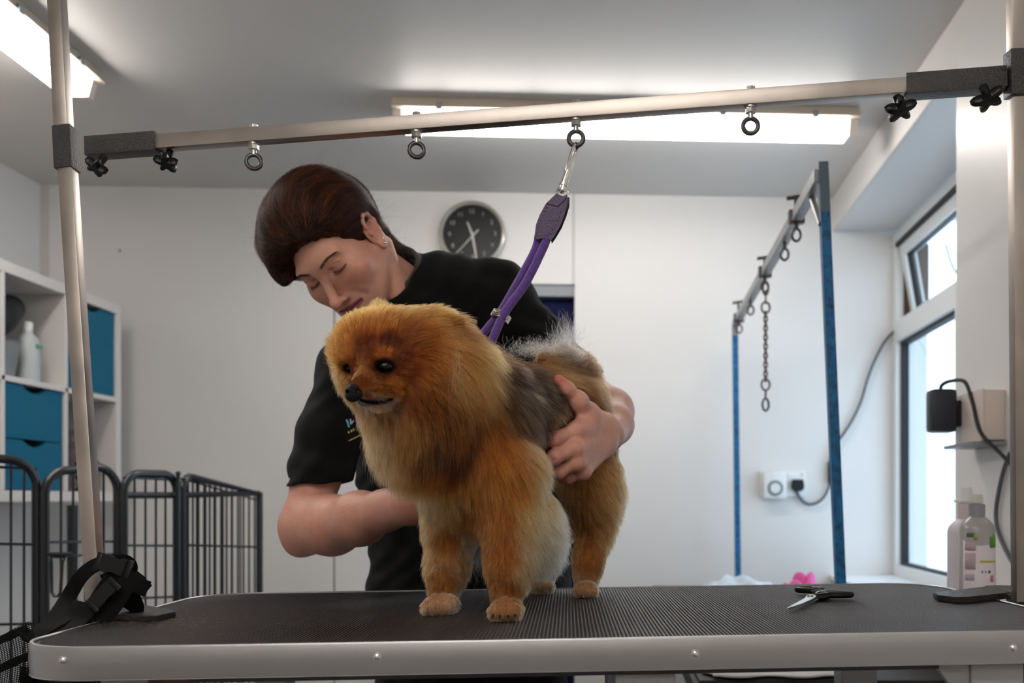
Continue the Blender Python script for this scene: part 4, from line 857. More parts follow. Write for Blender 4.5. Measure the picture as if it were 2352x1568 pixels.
M['fur'] = hairmat('fur_strand', .5, .6, .5); M['hairm'] = mat('hair_strand', rough=.42, attr='col', spec=.35)
hl = SDF()
hl.ell((0, -.015, .045), (.074, .095, .085)).ell((0, .028, -.018), (.061, .062, .088), k=.03).ell((0, .045, -.072), (.046, .043, .042), k=.03).ell((0, .078, -.104), (.019, .015, .015), k=.03)
for s in (-1, 1):
    hl.cone((s*.058, .0, -.045), (s*.022, .07, -.1), .014, .012, k=.035)
    hl.ell((s*.041, .06, -.028), (.024, .022, .022), k=.03)
    hl.cone((s*.012, .091, .016), (s*.042, .078, .02), .010, .008, k=.02)
    hl.ell((s*.031, .104, -.002), (.0165, .0165, .012), k=.016, op='s')
    hl.ell((s*.0315, .0775, -.001), (.0145, .0125, .0122), k=.005)
    hl.cone((s*.021, .0895, .0075), (s*.042, .084, .007), .0022, .002, k=.006)
hl.cone((0, .089, .012), (0, .1165, -.040), .0066, .0092, k=.014).ell((0, .1215, -.0445), (.0105, .0098, .0092), k=.008)
for s in (-1, 1): hl.ell((s*.0125, .106, -.0475), (.0068, .0095, .0064), k=.006)
hl.ell((0, .077, -.07), (.03, .019, .019), k=.02)
for s in (-1, 1):
    hl.cone((s*.025, .084, -.067), (s*.006, .0955, -.0655), .0032, .005, k=.004); hl.cone((s*.022, .083, -.0745), (0, .0945, -.0785), .003, .0062, k=.005)
    hl.ell((s*.0066, .1155, -.0538), (.0036, .0042, .003), k=.003, op='s')
    hl.cone((s*.019, .1, -.044), (s*.037, .083, -.068), .0022, .0016, k=.009, op='s')
    hl.cone((s*.0265, .092, -.0705), (0, .1035, -.0722), .0012, .0014, k=.002, op='s')
    # ear
    e = Matrix.Rotation(s*.28, 3, 'Z') @ Matrix.Rotation(-.15, 3, 'X')
    hl.ell((s*.078, -.006, -.006), (.0065, .0185, .031), R=e, k=.006)
    hl.ell((s*.0865, -.003, .0), (.006, .0115, .0205), R=e, k=.004, op='s')
    pts = [(s*.081, .008, .008), (s*.083, .007, .02), (s*.0845, -.004, .0275), (s*.086, -.017, .022), (s*.086, -.022, .006), (s*.084, -.019, -.012), (s*.082, -.01, -.026)]
    hl.chain(pts, [.003, .0036, .0038, .004, .0038, .0036, .004], k=.004)
    hl.ell((s*.0805, -.001, -.033), (.004, .0085, .0085), k=.005); hl.ell((s*.083, .009, -.004), (.003, .004, .005), k=.004)
nk = [HLoc(P(*q)) for q in ((860, 632, 1.79), (905, 668, 1.815), (960, 730, 1.85))]
hl.cone((0, -.035, -.03), tuple(nk[0]), .05, .053, k=.03); hl.chain([tuple(q) for q in nk], [.054, .056, .062], k=.02)
hl.cone((.066, -.03, -.045), tuple(HLoc(P(925, 720, 1.77))), .011, .012, k=.03)
lo = (-.1, -.125, -.13); hi = (.1, .135, .145)
lo2 = np.minimum(lo, np.array(nk).min(0)-.06); hi2 = np.maximum(hi, np.array(nk).max(0)+.06)
v, f = hl.mesh(lo2, hi2, .0014)
def segd(p, a, b):
    a, b = np.array(a), np.array(b); t = np.clip(((p-a) @ (b-a))/((b-a) @ (b-a)), 0, 1); return np.linalg.norm(p-a-t[:, None]*(b-a), axis=1)
SK = np.array(lin((222, 166, 144))); RED = np.array(lin((205, 112, 98)))
def mixc(c, w, t): return c*(1-w[:, None])+np.array(t)*w[:, None]
def facecol(p):
    c = np.tile(SK, (len(p), 1)); g = lambda q, r: np.exp(-(((p-np.array(q))**2).sum(1))/(r*r))
    for s in (-1, 1):
        c = mixc(c, .45*g((s*.045, .07, -.03), .022), RED); c = mixc(c, .5*g((s*.08, -.005, 0), .02), RED)
    c = mixc(c, .4*g((0, .12, -.042), .014), RED); c = mixc(c, .25*g((0, .09, -.1), .02), RED)
    fr = p[:, 1] > .05
    for s in (-1, 1):
        q = p.copy(); q[:, 0] *= s; x2 = q[:, [0, 2]]
        d = np.minimum.reduce([segd(x2, (.013, .0165), (.024, .0205)), segd(x2, (.024, .0205), (.036, .0225)), segd(x2, (.036, .0225), (.049, .0165))])
        c = mixc(c, .38*np.clip((.0036-d)/.0022, 0, 1)*fr, lin((84, 52, 38)))
        d = np.minimum(segd(x2, (.018, -.005), (.031, -.0095)), segd(x2, (.031, -.0095), (.045, -.006))); c = mixc(c, .8*np.clip((.0022-d)/.0016, 0, 1)*fr, lin((52, 30, 24)))
        d = np.minimum(segd(x2, (.019, .006), (.031, .0095)), segd(x2, (.031, .0095), (.044, .006))); c = mixc(c, .35*np.clip((.0016-d)/.001, 0, 1)*fr, lin((140, 85, 70)))
        c = mixc(c, .3*g((s*.031, .088, .002), .012), lin((205, 140, 128)))
        d = segd(x2, (.026, -.0705), (0, -.0722)); c = mixc(c, .85*np.clip((.0075-np.abs(d))/.002-(np.abs(x2[:, 0])/.03)**2*1.4, 0, 1)*fr*(p[:, 1] > .075), lin((150, 70, 84)))
        c = mixc(c, .9*np.clip((.0012-d)/.0006, 0, 1)*fr, lin((50, 16, 22)))
    return c
parts = [(HW(v), f[:, ::-1], facecol(v))]
# right arm (picture left)
ar = SDF(); m_ = lambda x, y, Z: P(x, y, Z)
ar.chain([m_(760, 960, 1.75), m_(727, 1085, 1.722), m_(706, 1195, 1.70)], [.03, .040, .038]).ell(m_(700, 1216, 1.70), .037, k=.03).chain([m_(712, 1208, 1.70), m_(762, 1206, 1.66), m_(828, 1190, 1.59), m_(885, 1172, 1.53), m_(915, 1163, 1.505)], [.038, .045, .038, .0265, .0245], k=.03)
ar.ell(m_(684, 1252, 1.70), .012, k=.03)
ar.chain([m_(915, 1163, 1.505), m_(945, 1158, 1.48), m_(965, 1155, 1.47)], [.025, .027, .024], k=.02)
for dy, L_ in ((-26, 62), (-9, 72), (9, 68), (25, 56)): ar.chain([m_(955, 1157+dy*.8, 1.47), m_(972+L_*.35, 1154+dy, 1.462), m_(965+L_*.75, 1150+dy, 1.47), m_(960+L_, 1150+dy*.95, 1.485)], [.0115, .0098, .0088, .0076], k=.006)
ar.chain([m_(928, 1150, 1.49), m_(948, 1120, 1.46), m_(965, 1100, 1.45), m_(978, 1088, 1.45)], [.015, .012, .0105, .008], k=.012)
v, f = ar.mesh(m_(640, 1300, 1.70)-Vector((.03, .3, .02)), m_(1060, 940, 1.70)+Vector((.03, .14, .05)), .0026)
def armcol(p): 
    n = np.sin(p[:, 0]*90)*np.sin(p[:, 2]*80+p[:, 1]*40)*.5+.5; return mixc(np.tile(SK*.93, (len(p), 1)), .25*n, RED)
parts.append((v, f, armcol(v)))
# left forearm and hand (picture right)
ha = SDF()
ha.chain([m_(1150, 710, 1.83), m_(1335, 895, 1.86)], [.032, .038]).chain([m_(1350, 905, 1.865), m_(1400, 945, 1.74), m_(1408, 975, 1.65), m_(1398, 998, 1.58)], [.040, .039, .031, .0265], k=.02)
ha.cone(m_(1393, 985, 1.56), m_(1385, 1022, 1.55), .018, .018, k=.02)
hand_c = [((1322, 990, 1.468), .0125, [(1272, 1008, 1.434), (1236, 1009, 1.424), (1208, 1002, 1.428)], (.0102, .0092, .0078)), ((1318, 1030, 1.454), .0125, [(1272, 1050, 1.43), (1242, 1066, 1.426), (1222, 1076, 1.43)], (.0102, .009, .0076)),
          ((1322, 1062, 1.460), .0115, [(1282, 1083, 1.452), (1262, 1092, 1.46), (1246, 1094, 1.474)], (.0094, .0082, .0072)), ((1340, 1084, 1.48), .0105, [(1304, 1096, 1.483), (1288, 1097, 1.49), (1274, 1097, 1.5)], (.0084, .0074, .0064))]
for mc, r, ch, rs in hand_c:
    ha.cone(m_(1382, 1004+(mc[1]-1030)*.35, 1.55), m_(*mc), .0185, r, k=.012)
for mc, r, ch, rs in hand_c:
    ha.ell(m_(*mc)+Vector((.0, -.002, 0)), r*1.0, k=.008); ha.chain([m_(*mc)]+[m_(*q) for q in ch], [r*.93]+list(rs), k=.004)
    ha.ell(m_(*ch[0])+Vector((.001, -.001, 0)), rs[0]*1.05, k=.006); ha.ell(m_(*ch[1]), rs[1]*1.04, k=.005)
# tendons
for mc, r, ch, rs in hand_c[:3]: ha.cone(m_(1375, 1002+(mc[1]-1030)*.3, 1.532), m_(mc[0]+6, mc[1], mc[2]-.003), .0055, .0065, k=.012)
ha.cone(m_(1380, 972, 1.55), m_(1352, 950, 1.515), .0175, .0165, k=.02); ha.chain([m_(1352, 950, 1.515), m_(1329, 922, 1.488), m_(1301, 893, 1.472), m_(1283, 873, 1.466)], [.0155, .0128, .0102, .0085], k=.008)
ha.ell(m_(1329, 922, 1.486), .0135, k=.008).ell(m_(1302, 894, 1.471), .0108, k=.006).cone(m_(1352, 962, 1.508), m_(1330, 985, 1.485), .0115, .011, k=.02)
# creases over the knuckles
for (x, y, Z) in ((1274, 1006, 1.4235), (1268, 1010, 1.4225), (1274, 1048, 1.4195), (1268, 1053, 1.419)): ha.cone(m_(x+2, y-9, Z), m_(x-1, y+9, Z), .0006, k=.0012, op='s')
lo = m_(1130, 1120, 1.5)-Vector((.04, .1, .02)); hi = m_(1470, 690, 1.86)+Vector((.03, .06, .06))
v, f = ha.mesh((-.24, 1.385, EYE-.0), (.08, 1.93, EYE+.44), .0018)
def handcol(p):
    c = np.tile(SK*.98, (len(p), 1)); g = lambda q, r: np.exp(-(((p-np.array(q))**2).sum(1))/(r*r))
    for mc, r, ch, rs in hand_c:
        for q, w_ in ((mc, .55), (ch[0], .75), (ch[1], .7), (ch[2], .5)): c = mixc(c, w_*g(tuple(m_(*q)), .0125), lin((205, 118, 116)))
    for q, w_ in (((1281, 871, 1.46), .95), ((1335, 950, 1.5), .5), ((1302, 893, 1.465), .3)): c = mixc(c, w_*g(tuple(m_(*q)), .013), lin((214, 112, 100)))
    n = np.sin(p[:, 0]*170+2)*np.sin(p[:, 2]*150)*.5+.5; return mixc(c, .18*n, lin((196, 130, 130)))
parts.append((v, f, handcol(v)))
to = SDF(); to.cone(m_(985, 780, 1.86), m_(1060, 1150, 1.89), .135, .12, sc=(1, .6, 1)).cone(m_(1060, 1150, 1.89), m_(1085, 1470, 1.93), .12, .145, sc=(1, .6, 1)).cone(m_(830, 860, 1.78), m_(985, 730, 1.84), .045, .05, k=.05).cone(m_(985, 730, 1.84), m_(1130, 705, 1.83), .05, .045, k=.05)
v, f = to.mesh((-.6, 1.7, EYE-.45), (-.02, 2.1, EYE+.48), .012); parts.append((v, f, np.tile(SK, (len(v), 1))))
off = 0; av, af, ac = [], [], []
for v, f, c in parts: av.append(v); af.append(f+off); ac.append(c); off += len(v)
body = npmesh('body', np.concatenate(av), np.concatenate(af), M['skin'], person, np.concatenate(ac))
# lashes
lash = []
for s in (-1, 1):
    for t in np.linspace(-1, 1, 34):
        x = s*(.0315+.0125*t); z = -.0085+.003*t*t; y = .0905-.006*t*t-(.004 if s*t*s > .6 else 0); q = np.array((x, y, z)); lash.append(np.array([HW(q), HW(q+(s*t*.001, .0035, -.0025)), HW(q+(s*t*.003, .0065, -.003))]))
hair_obj('eyelashes', np.array(lash), np.tile(lin((22, 15, 12)), (len(lash), 1)), .00016, M['hairm'], person)['kind'] = 'stuff'
brow = []
for s in (-1, 1):
    for _ in range(260):
        t = rng.random(); x = .013+.036*t; z = .0165+.006*math.sin(t*2.2)+rng.normal()*.0011*(1.2-t*.7)
        q = np.array([[s*x, .12, z]]); 
        for _k in range(14): d_ = hl.ev(q.astype(np.float32)); q[:, 1] -= d_*.9
        q = q[0]; brow.append(np.array([HW(q), HW(q+(s*.0025, .0006, .0012-.0016*t)), HW(q+(s*.005, .0002, .0018-.0035*t))]))
hair_obj('eyebrows', np.array(brow), np.tile(lin((62, 40, 28)), (len(brow), 1)), .00013, M['hairm'], person)['kind'] = 'stuff'
for (px, py, r) in ((866, 568, .0026), (871, 557, .0018)):
    pass
for q, r in (((.0855, .0, -.0335), .0024), ((.0862, -.007, -.027), .0017)):
    mb = MB(); mb.sph(Vector(HW(q)), r, seg=14); mb.out('ear_stud', M['chrome'], person)
# ---------------- hair
hr = SDF()
hr.ell((0, -.022, .05), (.087, .104, .097)).ell((-.012, .035, .07), (.078, .062, .058), k=.04).ell((0, -.1, .03), (.05, .045, .05), k=.04)
hr.ell((-.055, .035, .035), (.032, .045, .055), k=.03)
hr.ell((.01, .142, -.045), (.2, .119, .124), k=.012, op='s')
hr.plane((0, -.01, -.028), (0, .55, -.84), k=.01, op='i')
for s in (-1, 1): hr.ell((s*.1, .0, -.02), (.03, .024, .046), k=.006, op='s')
hr.cone((0, -.1, .0), tuple(HLoc(P(918, 600, 1.86))), .034, .02, k=.03); hr.cone(tuple(HLoc(P(918, 600, 1.86))), tuple(HLoc(P(950, 660, 1.9))), .02, .015, k=.02)
hr.cone((.068, -.045, .0), tuple(HLoc(P(893, 578, 1.80))), .014, .016, k=.02); hr.cone(tuple(HLoc(P(893, 578, 1.80))), tuple(HLoc(P(930, 625, 1.84))), .016, .014, k=.02)
def hdisp(X): return .0028*np.sin(X[:, 2]*60+X[:, 0]*90+2*np.sin(X[:, 0]*40))+.0012*np.sin(np.arctan2(X[:, 0], X[:, 2]-.02)*17+X[:, 1]*30)
hr.chain([tuple(HLoc(P(650, 500, 1.715))), tuple(HLoc(P(634, 570, 1.715))), tuple(HLoc(P(646, 622, 1.70))), tuple(HLoc(P(655, 648, 1.69)))], [.03, .022, .013, .006], k=.02, k0=.03)
hv, hf = hr.mesh((-.125, -.2, -.16), (.14, .13, .17), .0028, disp=hdisp)
def hcol(n, p):
    a, b, c = [np.array(lin(q)) for q in ((24, 13, 8), (72, 37, 20), (148, 80, 42))]; az = np.arctan2(p[:, 0], p[:, 2]-.02); az2 = np.arctan2(p[:, 2], np.hypot(p[:, 0], p[:, 1])); t = np.clip(rng.normal(.36, .24, n)+.2*np.sin(az*23+3*np.sin(p[:, 1]*30))+.15*np.sin(az*57+p[:, 1]*25), 0, 1)[:, None]
    return np.where(t < .5, a*(1-2*t)+b*2*t, b*(2-2*t)+c*(2*t-1))
cap = npmesh('hair', HW(hv), hf[:, ::-1], mat('hair_mass', rgb=(40, 23, 14), rough=.75, spec=.2), person)
root, nr = samp(hv, hf, 52000); cur = root.astype(np.float32); seq = [cur]; K = 9
tgt = np.array((0, -.125, .0), np.float32); tip = np.array(HLoc(P(950, 660, 1.9)), np.float32)
Ls = rng.uniform(.05, .12, len(cur)).astype(np.float32)
jit = rng.normal(0, .07, (len(cur), 3)).astype(np.float32); lift = (rng.random(len(cur))**3*.009).astype(np.float32)
for k in range(K-1):
    g = hr.grad(cur); past = (cur[:, 1] < -.1)[:, None]; d = np.where(past, tip-cur, tgt-cur+np.array((0, 0, .035), np.float32)*(cur[:, 1:2] > .0)); d = d/(np.linalg.norm(d, axis=1, keepdims=True)+1e-6)+jit; d -= g*(d*g).sum(1, keepdims=True); d += .22*np.stack([np.sin(cur[:, 1]*60+root[:, 2]*70), 0*cur[:, 0], np.cos(cur[:, 1]*55+root[:, 0]*60)], 1).astype(np.float32); d -= g*(d*g).sum(1, keepdims=True); d /= np.linalg.norm(d, axis=1, keepdims=True)+1e-6
    cur = cur+d*(Ls/(K-1))[:, None]; cur = cur-g*(hr.ev(cur)-(.0008+lift*(k+1)/K))[:, None]; seq.append(cur)
hp = np.stack(seq, 1); hp[:, 0] -= nr*.001
hair_obj('hair_strands', HW(hp.reshape(-1, 3)).reshape(hp.shape), hcol(len(hp), root), .00016, M['hairm'], cap, .5)['kind'] = 'stuff'
# fly-away hairs
n = 1300; root, nr = samp(hv, hf, n); L_ = rng.uniform(.01, .045, n); t = np.linspace(0, 1, 6); dd = nr*.4+np.array((0, -.5, -.1))+rng.normal(0, .35, (n, 3)); cc = rng.normal(0, .6, (n, 3))
fp = root[:, None]+dd[:, None]*(L_[:, None]*t)[:, :, None]+cc[:, None]*(L_[:, None]*t*t)[:, :, None]*.6
hair_obj('loose_hairs', HW(fp.reshape(-1, 3)).reshape(fp.shape), hcol(n, root), .00006, M['hairm'], cap, .4)['kind'] = 'stuff'
# ---------------- polo shirt
sh_ = SDF()
sh_.chain([m_(800, 866, 1.77), m_(754, 1000, 1.74), m_(729, 1140, 1.715)], [.053, .053, .0565], k=.02)
sh_.chain([m_(1140, 690, 1.83), m_(1238, 800, 1.85), m_(1350, 908, 1.86)], [.062, .0575, .053], k=.02)
sh_.plane(m_(728, 1114, 1.72), Vector((.1, 0, -1)).normalized(), .003, 'i').plane(m_(1352, 890, 1.86), Vector((.72, 0, -.7)).normalized(), .003, 'i')
sh_.cone(m_(731, 1085, 1.722), m_(722, 1160, 1.715), .038, .054, k=.003, op='s').cone(m_(1328, 884, 1.858), m_(1372, 930, 1.862), .036, .05, k=.003, op='s')
sh_.cone(m_(985, 770, 1.86), m_(1022, 1100, 1.89), .158, .160, k=.05, sc=(1, .66, 1)).cone(m_(1035, 1100, 1.89), m_(1080, 1360, 1.92), .150, .186, k=.04, sc=(1, .64, 1)).cone(m_(1080, 1360, 1.92), m_(1085, 1570, 1.93), .186, .19, k=.03, sc=(1, .64, 1))
sh_.chain([m_(812, 856, 1.775), m_(890, 770, 1.80), m_(985, 700, 1.835), m_(1132, 688, 1.83)], [.058, .062, .068, .063], k=.035)
sh_.plane(m_(1085, 1585, 1.93), Vector((0, 0, -1)), .004, 'i')
sh_.cone(m_(872, 640, 1.79), m_(925, 700, 1.82), .062, .06, k=.006, op='s')
def sdisp(X): return .0035*np.sin(X[:, 0]*38+X[:, 2]*55+2.2*np.sin(X[:, 2]*17+X[:, 1]*12))*np.sin(X[:, 2]*23-X[:, 0]*14+1)+.0012*np.sin(X[:, 0]*120-X[:, 2]*95+2*np.sin(X[:, 2]*40))
sv, sf = sh_.mesh((-.66, 1.6, EYE-.42), (.02, 2.12, EYE+.5), .0034, disp=sdisp)
shirt = npmesh('polo_shirt', sv, sf, M['shirt'], person); bvh = BVHTree.FromPolygons([Vector(q) for q in sv], [tuple(q) for q in sf])
eye_ = Vector((0, 0, EYE))
def on_shirt(px, py, off=.0012):
    d = (P(px, py, 1)-eye_).normalized(); h = bvh.ray_cast(eye_, d); return (h[0]-d*off) if h[0] else P(px, py, 1.75)
def stroke(name, pts, w, m): mb = MB(); mb.tube([on_shirt(*p) for p in pts], 0, 8, flat=(w, .0012), up=(0, -1, 0)); mb.out(name, m, shirt)
stroke('logo_letter', [(796, 963), (799, 971), (802, 981)], .0036, mat('logo_teal', rgb=(70, 190, 180), rough=.6)); stroke('logo_letter', [(805, 962), (806, 974)], .003, mat('logo_pale', rgb=(165, 165, 190), rough=.6)); stroke('logo_letter', [(806, 974), (812, 966)], .003, mat('logo_pale', rgb=(165, 165, 190), rough=.6))
my = mat('logo_gold', rgb=(205, 175, 105), rough=.6)
for x, y in ((801, 993), (807, 990), (812, 987)): stroke('logo_letter', [(x-1, y-3), (x+1, y+2)], .0028, my)
stroke('logo_line', [(801, 1012), (812, 1007), (828, 999)], .0018, my)
# side seam edge of sleeve hem
# collar: folded band round the neck
def collar():
    ax = Vector(P(960, 735, 1.85)-P(872, 628, 1.785)).normalized(); c0 = P(921, 668, 1.822); x = Vector((0, -1, 0)); x = (x-ax*x.dot(ax)).normalized(); y = ax.cross(x); rows = []
    prof = [(.0605, .02), (.0585, .0), (.0575, -.02), (.059, -.034), (.0615, -.038), (.0645, -.034), (.069, -.01), (.0745, .014), (.077, .03), (.0755, .032), (.0715, .016), (.066, .0), (.0635, .012), (.063, .02)]
    b = bmesh.new(); n = 64; gap = .0
    for i in range(n):
        a = 2*math.pi*i/n; back = .5-.5*math.cos(a)              # a = 0 faces the camera
        ring = []
        for r, h in prof: ring.append(b.verts.new(c0+x*math.cos(a)*r*1.0+y*math.sin(a)*r*1.02+ax*(h*(.75+.5*back)-.014*back+.006*math.sin(3*a)*(h > 0))))
        rows.append(ring)
    for i in range(n):
        A, B_ = rows[i], rows[(i+1) % n]
        for k in range(len(prof)): b.faces.new((A[k], A[(k+1) % len(prof)], B_[(k+1) % len(prof)], B_[k]))
    bmesh.ops.recalc_face_normals(b, faces=b.faces); me = bpy.data.meshes.new('collar'); b.to_mesh(me); b.free(); o = link('collar', me, M['collar'], shirt, smooth=True); o.matrix_parent_inverse = wm(shirt).inverted(); return o
collar()
# trousers and shoes
tr = SDF(); cx_, cy_ = -.265, 1.93
tr.cone((cx_, cy_, EYE-.24), (cx_, cy_, EYE-.16), .165, .16, sc=(1, .66, 1))
for s in (-1, 1): tr.chain([(cx_+s*.085, cy_, EYE-.27), (cx_+s*.095, cy_-.01, .5), (cx_+s*.1, cy_+.01, .06)], [.092, .065, .055], k=.03)
v, f = tr.mesh((cx_-.3, cy_-.2, .0), (cx_+.3, cy_+.2, EYE-.0), .009); npmesh('trousers', v, f, M['denim'], person)
for s in (-1, 1):
    so = SDF(); so.cone((cx_+s*.105, cy_+.04, .045), (cx_+s*.12, cy_-.13, .035), .045, .034, k=.02).ell((cx_+s*.1, cy_+.02, .08), (.05, .06, .05), k=.03).plane((0, 0, .003), (0, 0, -1), .003, 'i')
    v, f = so.mesh((cx_+s*.1-.12, cy_-.22, -.002), (cx_+s*.1+.12, cy_+.14, .16), .006); npmesh('shoe', v, f, M['blackleather'], person)
# ---------------- the dog
dog = thing('dog', 'small fluffy orange and sable dog standing on the mat in the lead', 'dog', TP(1163, 1405))
D = SDF(); d_ = m_
D.cone(d_(1110, 965, 1.405), d_(1285, 950, 1.565), .074, .059, k=.03).ell(d_(1312, 952, 1.59), .0535, k=.03)
D.ell(d_(1082, 1015, 1.375), (.070, .066, .078), k=.04).ell(d_(1085, 1110, 1.375), (.062, .056, .062), k=.04)
D.chain([d_(1060, 930, 1.36), d_(985, 880, 1.30)], [.07, .062], k=.04)
D.ell(d_(955, 985, 1.29), (.05, .045, .058), k=.05)
# hind quarters
D.chain([d_(1342, 1030, 1.585), d_(1357, 1128, 1.60), d_(1364, 1205, 1.618), d_(1351, 1290, 1.592), d_(1346, 1338, 1.582)], [.053, .040, .025, .0185, .0175], k=.03)
D.ell(TP(1346, 1353, .0105)+Vector((0, -.004, 0)), (.0175, .022, .012), k=.015)
rl = Vector((-.07, .05, 0))
D.chain([d_(1342, 1030, 1.585)+rl, d_(1366, 1130, 1.60)+rl, d_(1372, 1205, 1.618)+rl, d_(1352, 1290, 1.592)+rl, d_(1346, 1338, 1.582)+rl], [.05, .042, .025, .0165, .0155], k=.03)
q = TP(1346, 1353, .0105)+rl; D.ell((q.x, q.y, q.z), (.019, .022, .0115), k=.015)
# fore legs
D.chain([d_(1160, 1090, 1.34), d_(1170, 1200, 1.335), d_(1164, 1290, 1.325), d_(1163, 1362, 1.322)], [.05, .031, .0225, .0205], k=.03)
pl_ = TP(1163, 1400, .012); D.ell(pl_+Vector((0, .006, 0)), (.0195, .025, .0135), k=.015)
D.chain([d_(1052, 1100, 1.395), d_(1040, 1210, 1.395), d_(1028, 1300, 1.39), d_(1020, 1352, 1.385)], [.046, .029, .022, .0205], k=.03)
pr_ = TP(1012, 1390, .011); D.ell(pr_+Vector((0, .008, 0)), (.0215, .026, .0135), R=Matrix.Rotation(-.4, 3, 'Z'), k=.015)
for c, dx in ((pl_, (-.0135, -.0048, .0048, .0135)), (pr_, (-.0155, -.006, .004, .013))):
    for i, x in enumerate(dx): D.ell(c+Vector((x, -.019+abs(x)*.35+(.004 if c is pr_ and x > 0 else 0), -.002)), (.0068, .0095, .0092), k=.004)
q = TP(1346, 1356, .009)
for x in (-.012, -.004, .004, .012): D.ell(q+Vector((x, -.017+abs(x)*.3, -.001)), (.006, .008, .008), k=.004)
D.ell(d_(1232, 1215, 1.365), (.028, .03, .05), k=.03)              # elbow feathering volume
# tail
D.chain([d_(1340, 890, 1.62), d_(1325, 845, 1.61), d_(1290, 825, 1.57), d_(1245, 820, 1.51)], [.02, .012, .007, .005], k=.04)
# head
D.ell(d_(905, 828, 1.243), (.061, .060, .0545), k=.035).ell(d_(985, 835, 1.29), .063, k=.04).ell(d_(925, 880, 1.245), (.052, .042, .05), k=.03).ell(d_(860, 808, 1.225), (.045, .045, .042), k=.03)
D.cone(d_(862, 868, 1.182), d_(826, 892, 1.150), .0235, .0125, k=.022)
D.cone(d_(885, 905, 1.190), d_(836, 917, 1.160), .0135, .0085, k=.008)
D.cone(d_(910, 922, 1.175), d_(842, 921, 1.141), .0013, .0013, k=.003, op='s')
D.ell(d_(883, 841, 1.168), (.0115, .008, .0085), k=.008, op='s').ell(d_(802, 844, 1.198), (.010, .009, .0095), k=.008, op='s')
D.cone(d_(868, 818, 1.176), d_(905, 822, 1.185), .006, .006, k=.012).cone(d_(812, 822, 1.195), d_(795, 828, 1.208), .005, .005, k=.012)
D.cone(d_(1000, 768, 1.262), d_(1052, 742, 1.255), .021, .009, k=.012, sc=(1, .55, 1)).cone(d_(885, 745, 1.30), d_(872, 712, 1.31), .02, .008, k=.012, sc=(1, .6, 1))
dv, df = D.mesh((-.37, 1.08, EYE-.18), (.05, 1.76, EYE+.26), .0022)
n = TR @ Vector((0, 0, 1)); hh = (dv-np.array(TO)) @ np.array(n); dv = dv-np.minimum(hh-.0008, 0)[:, None]*np.array(n)
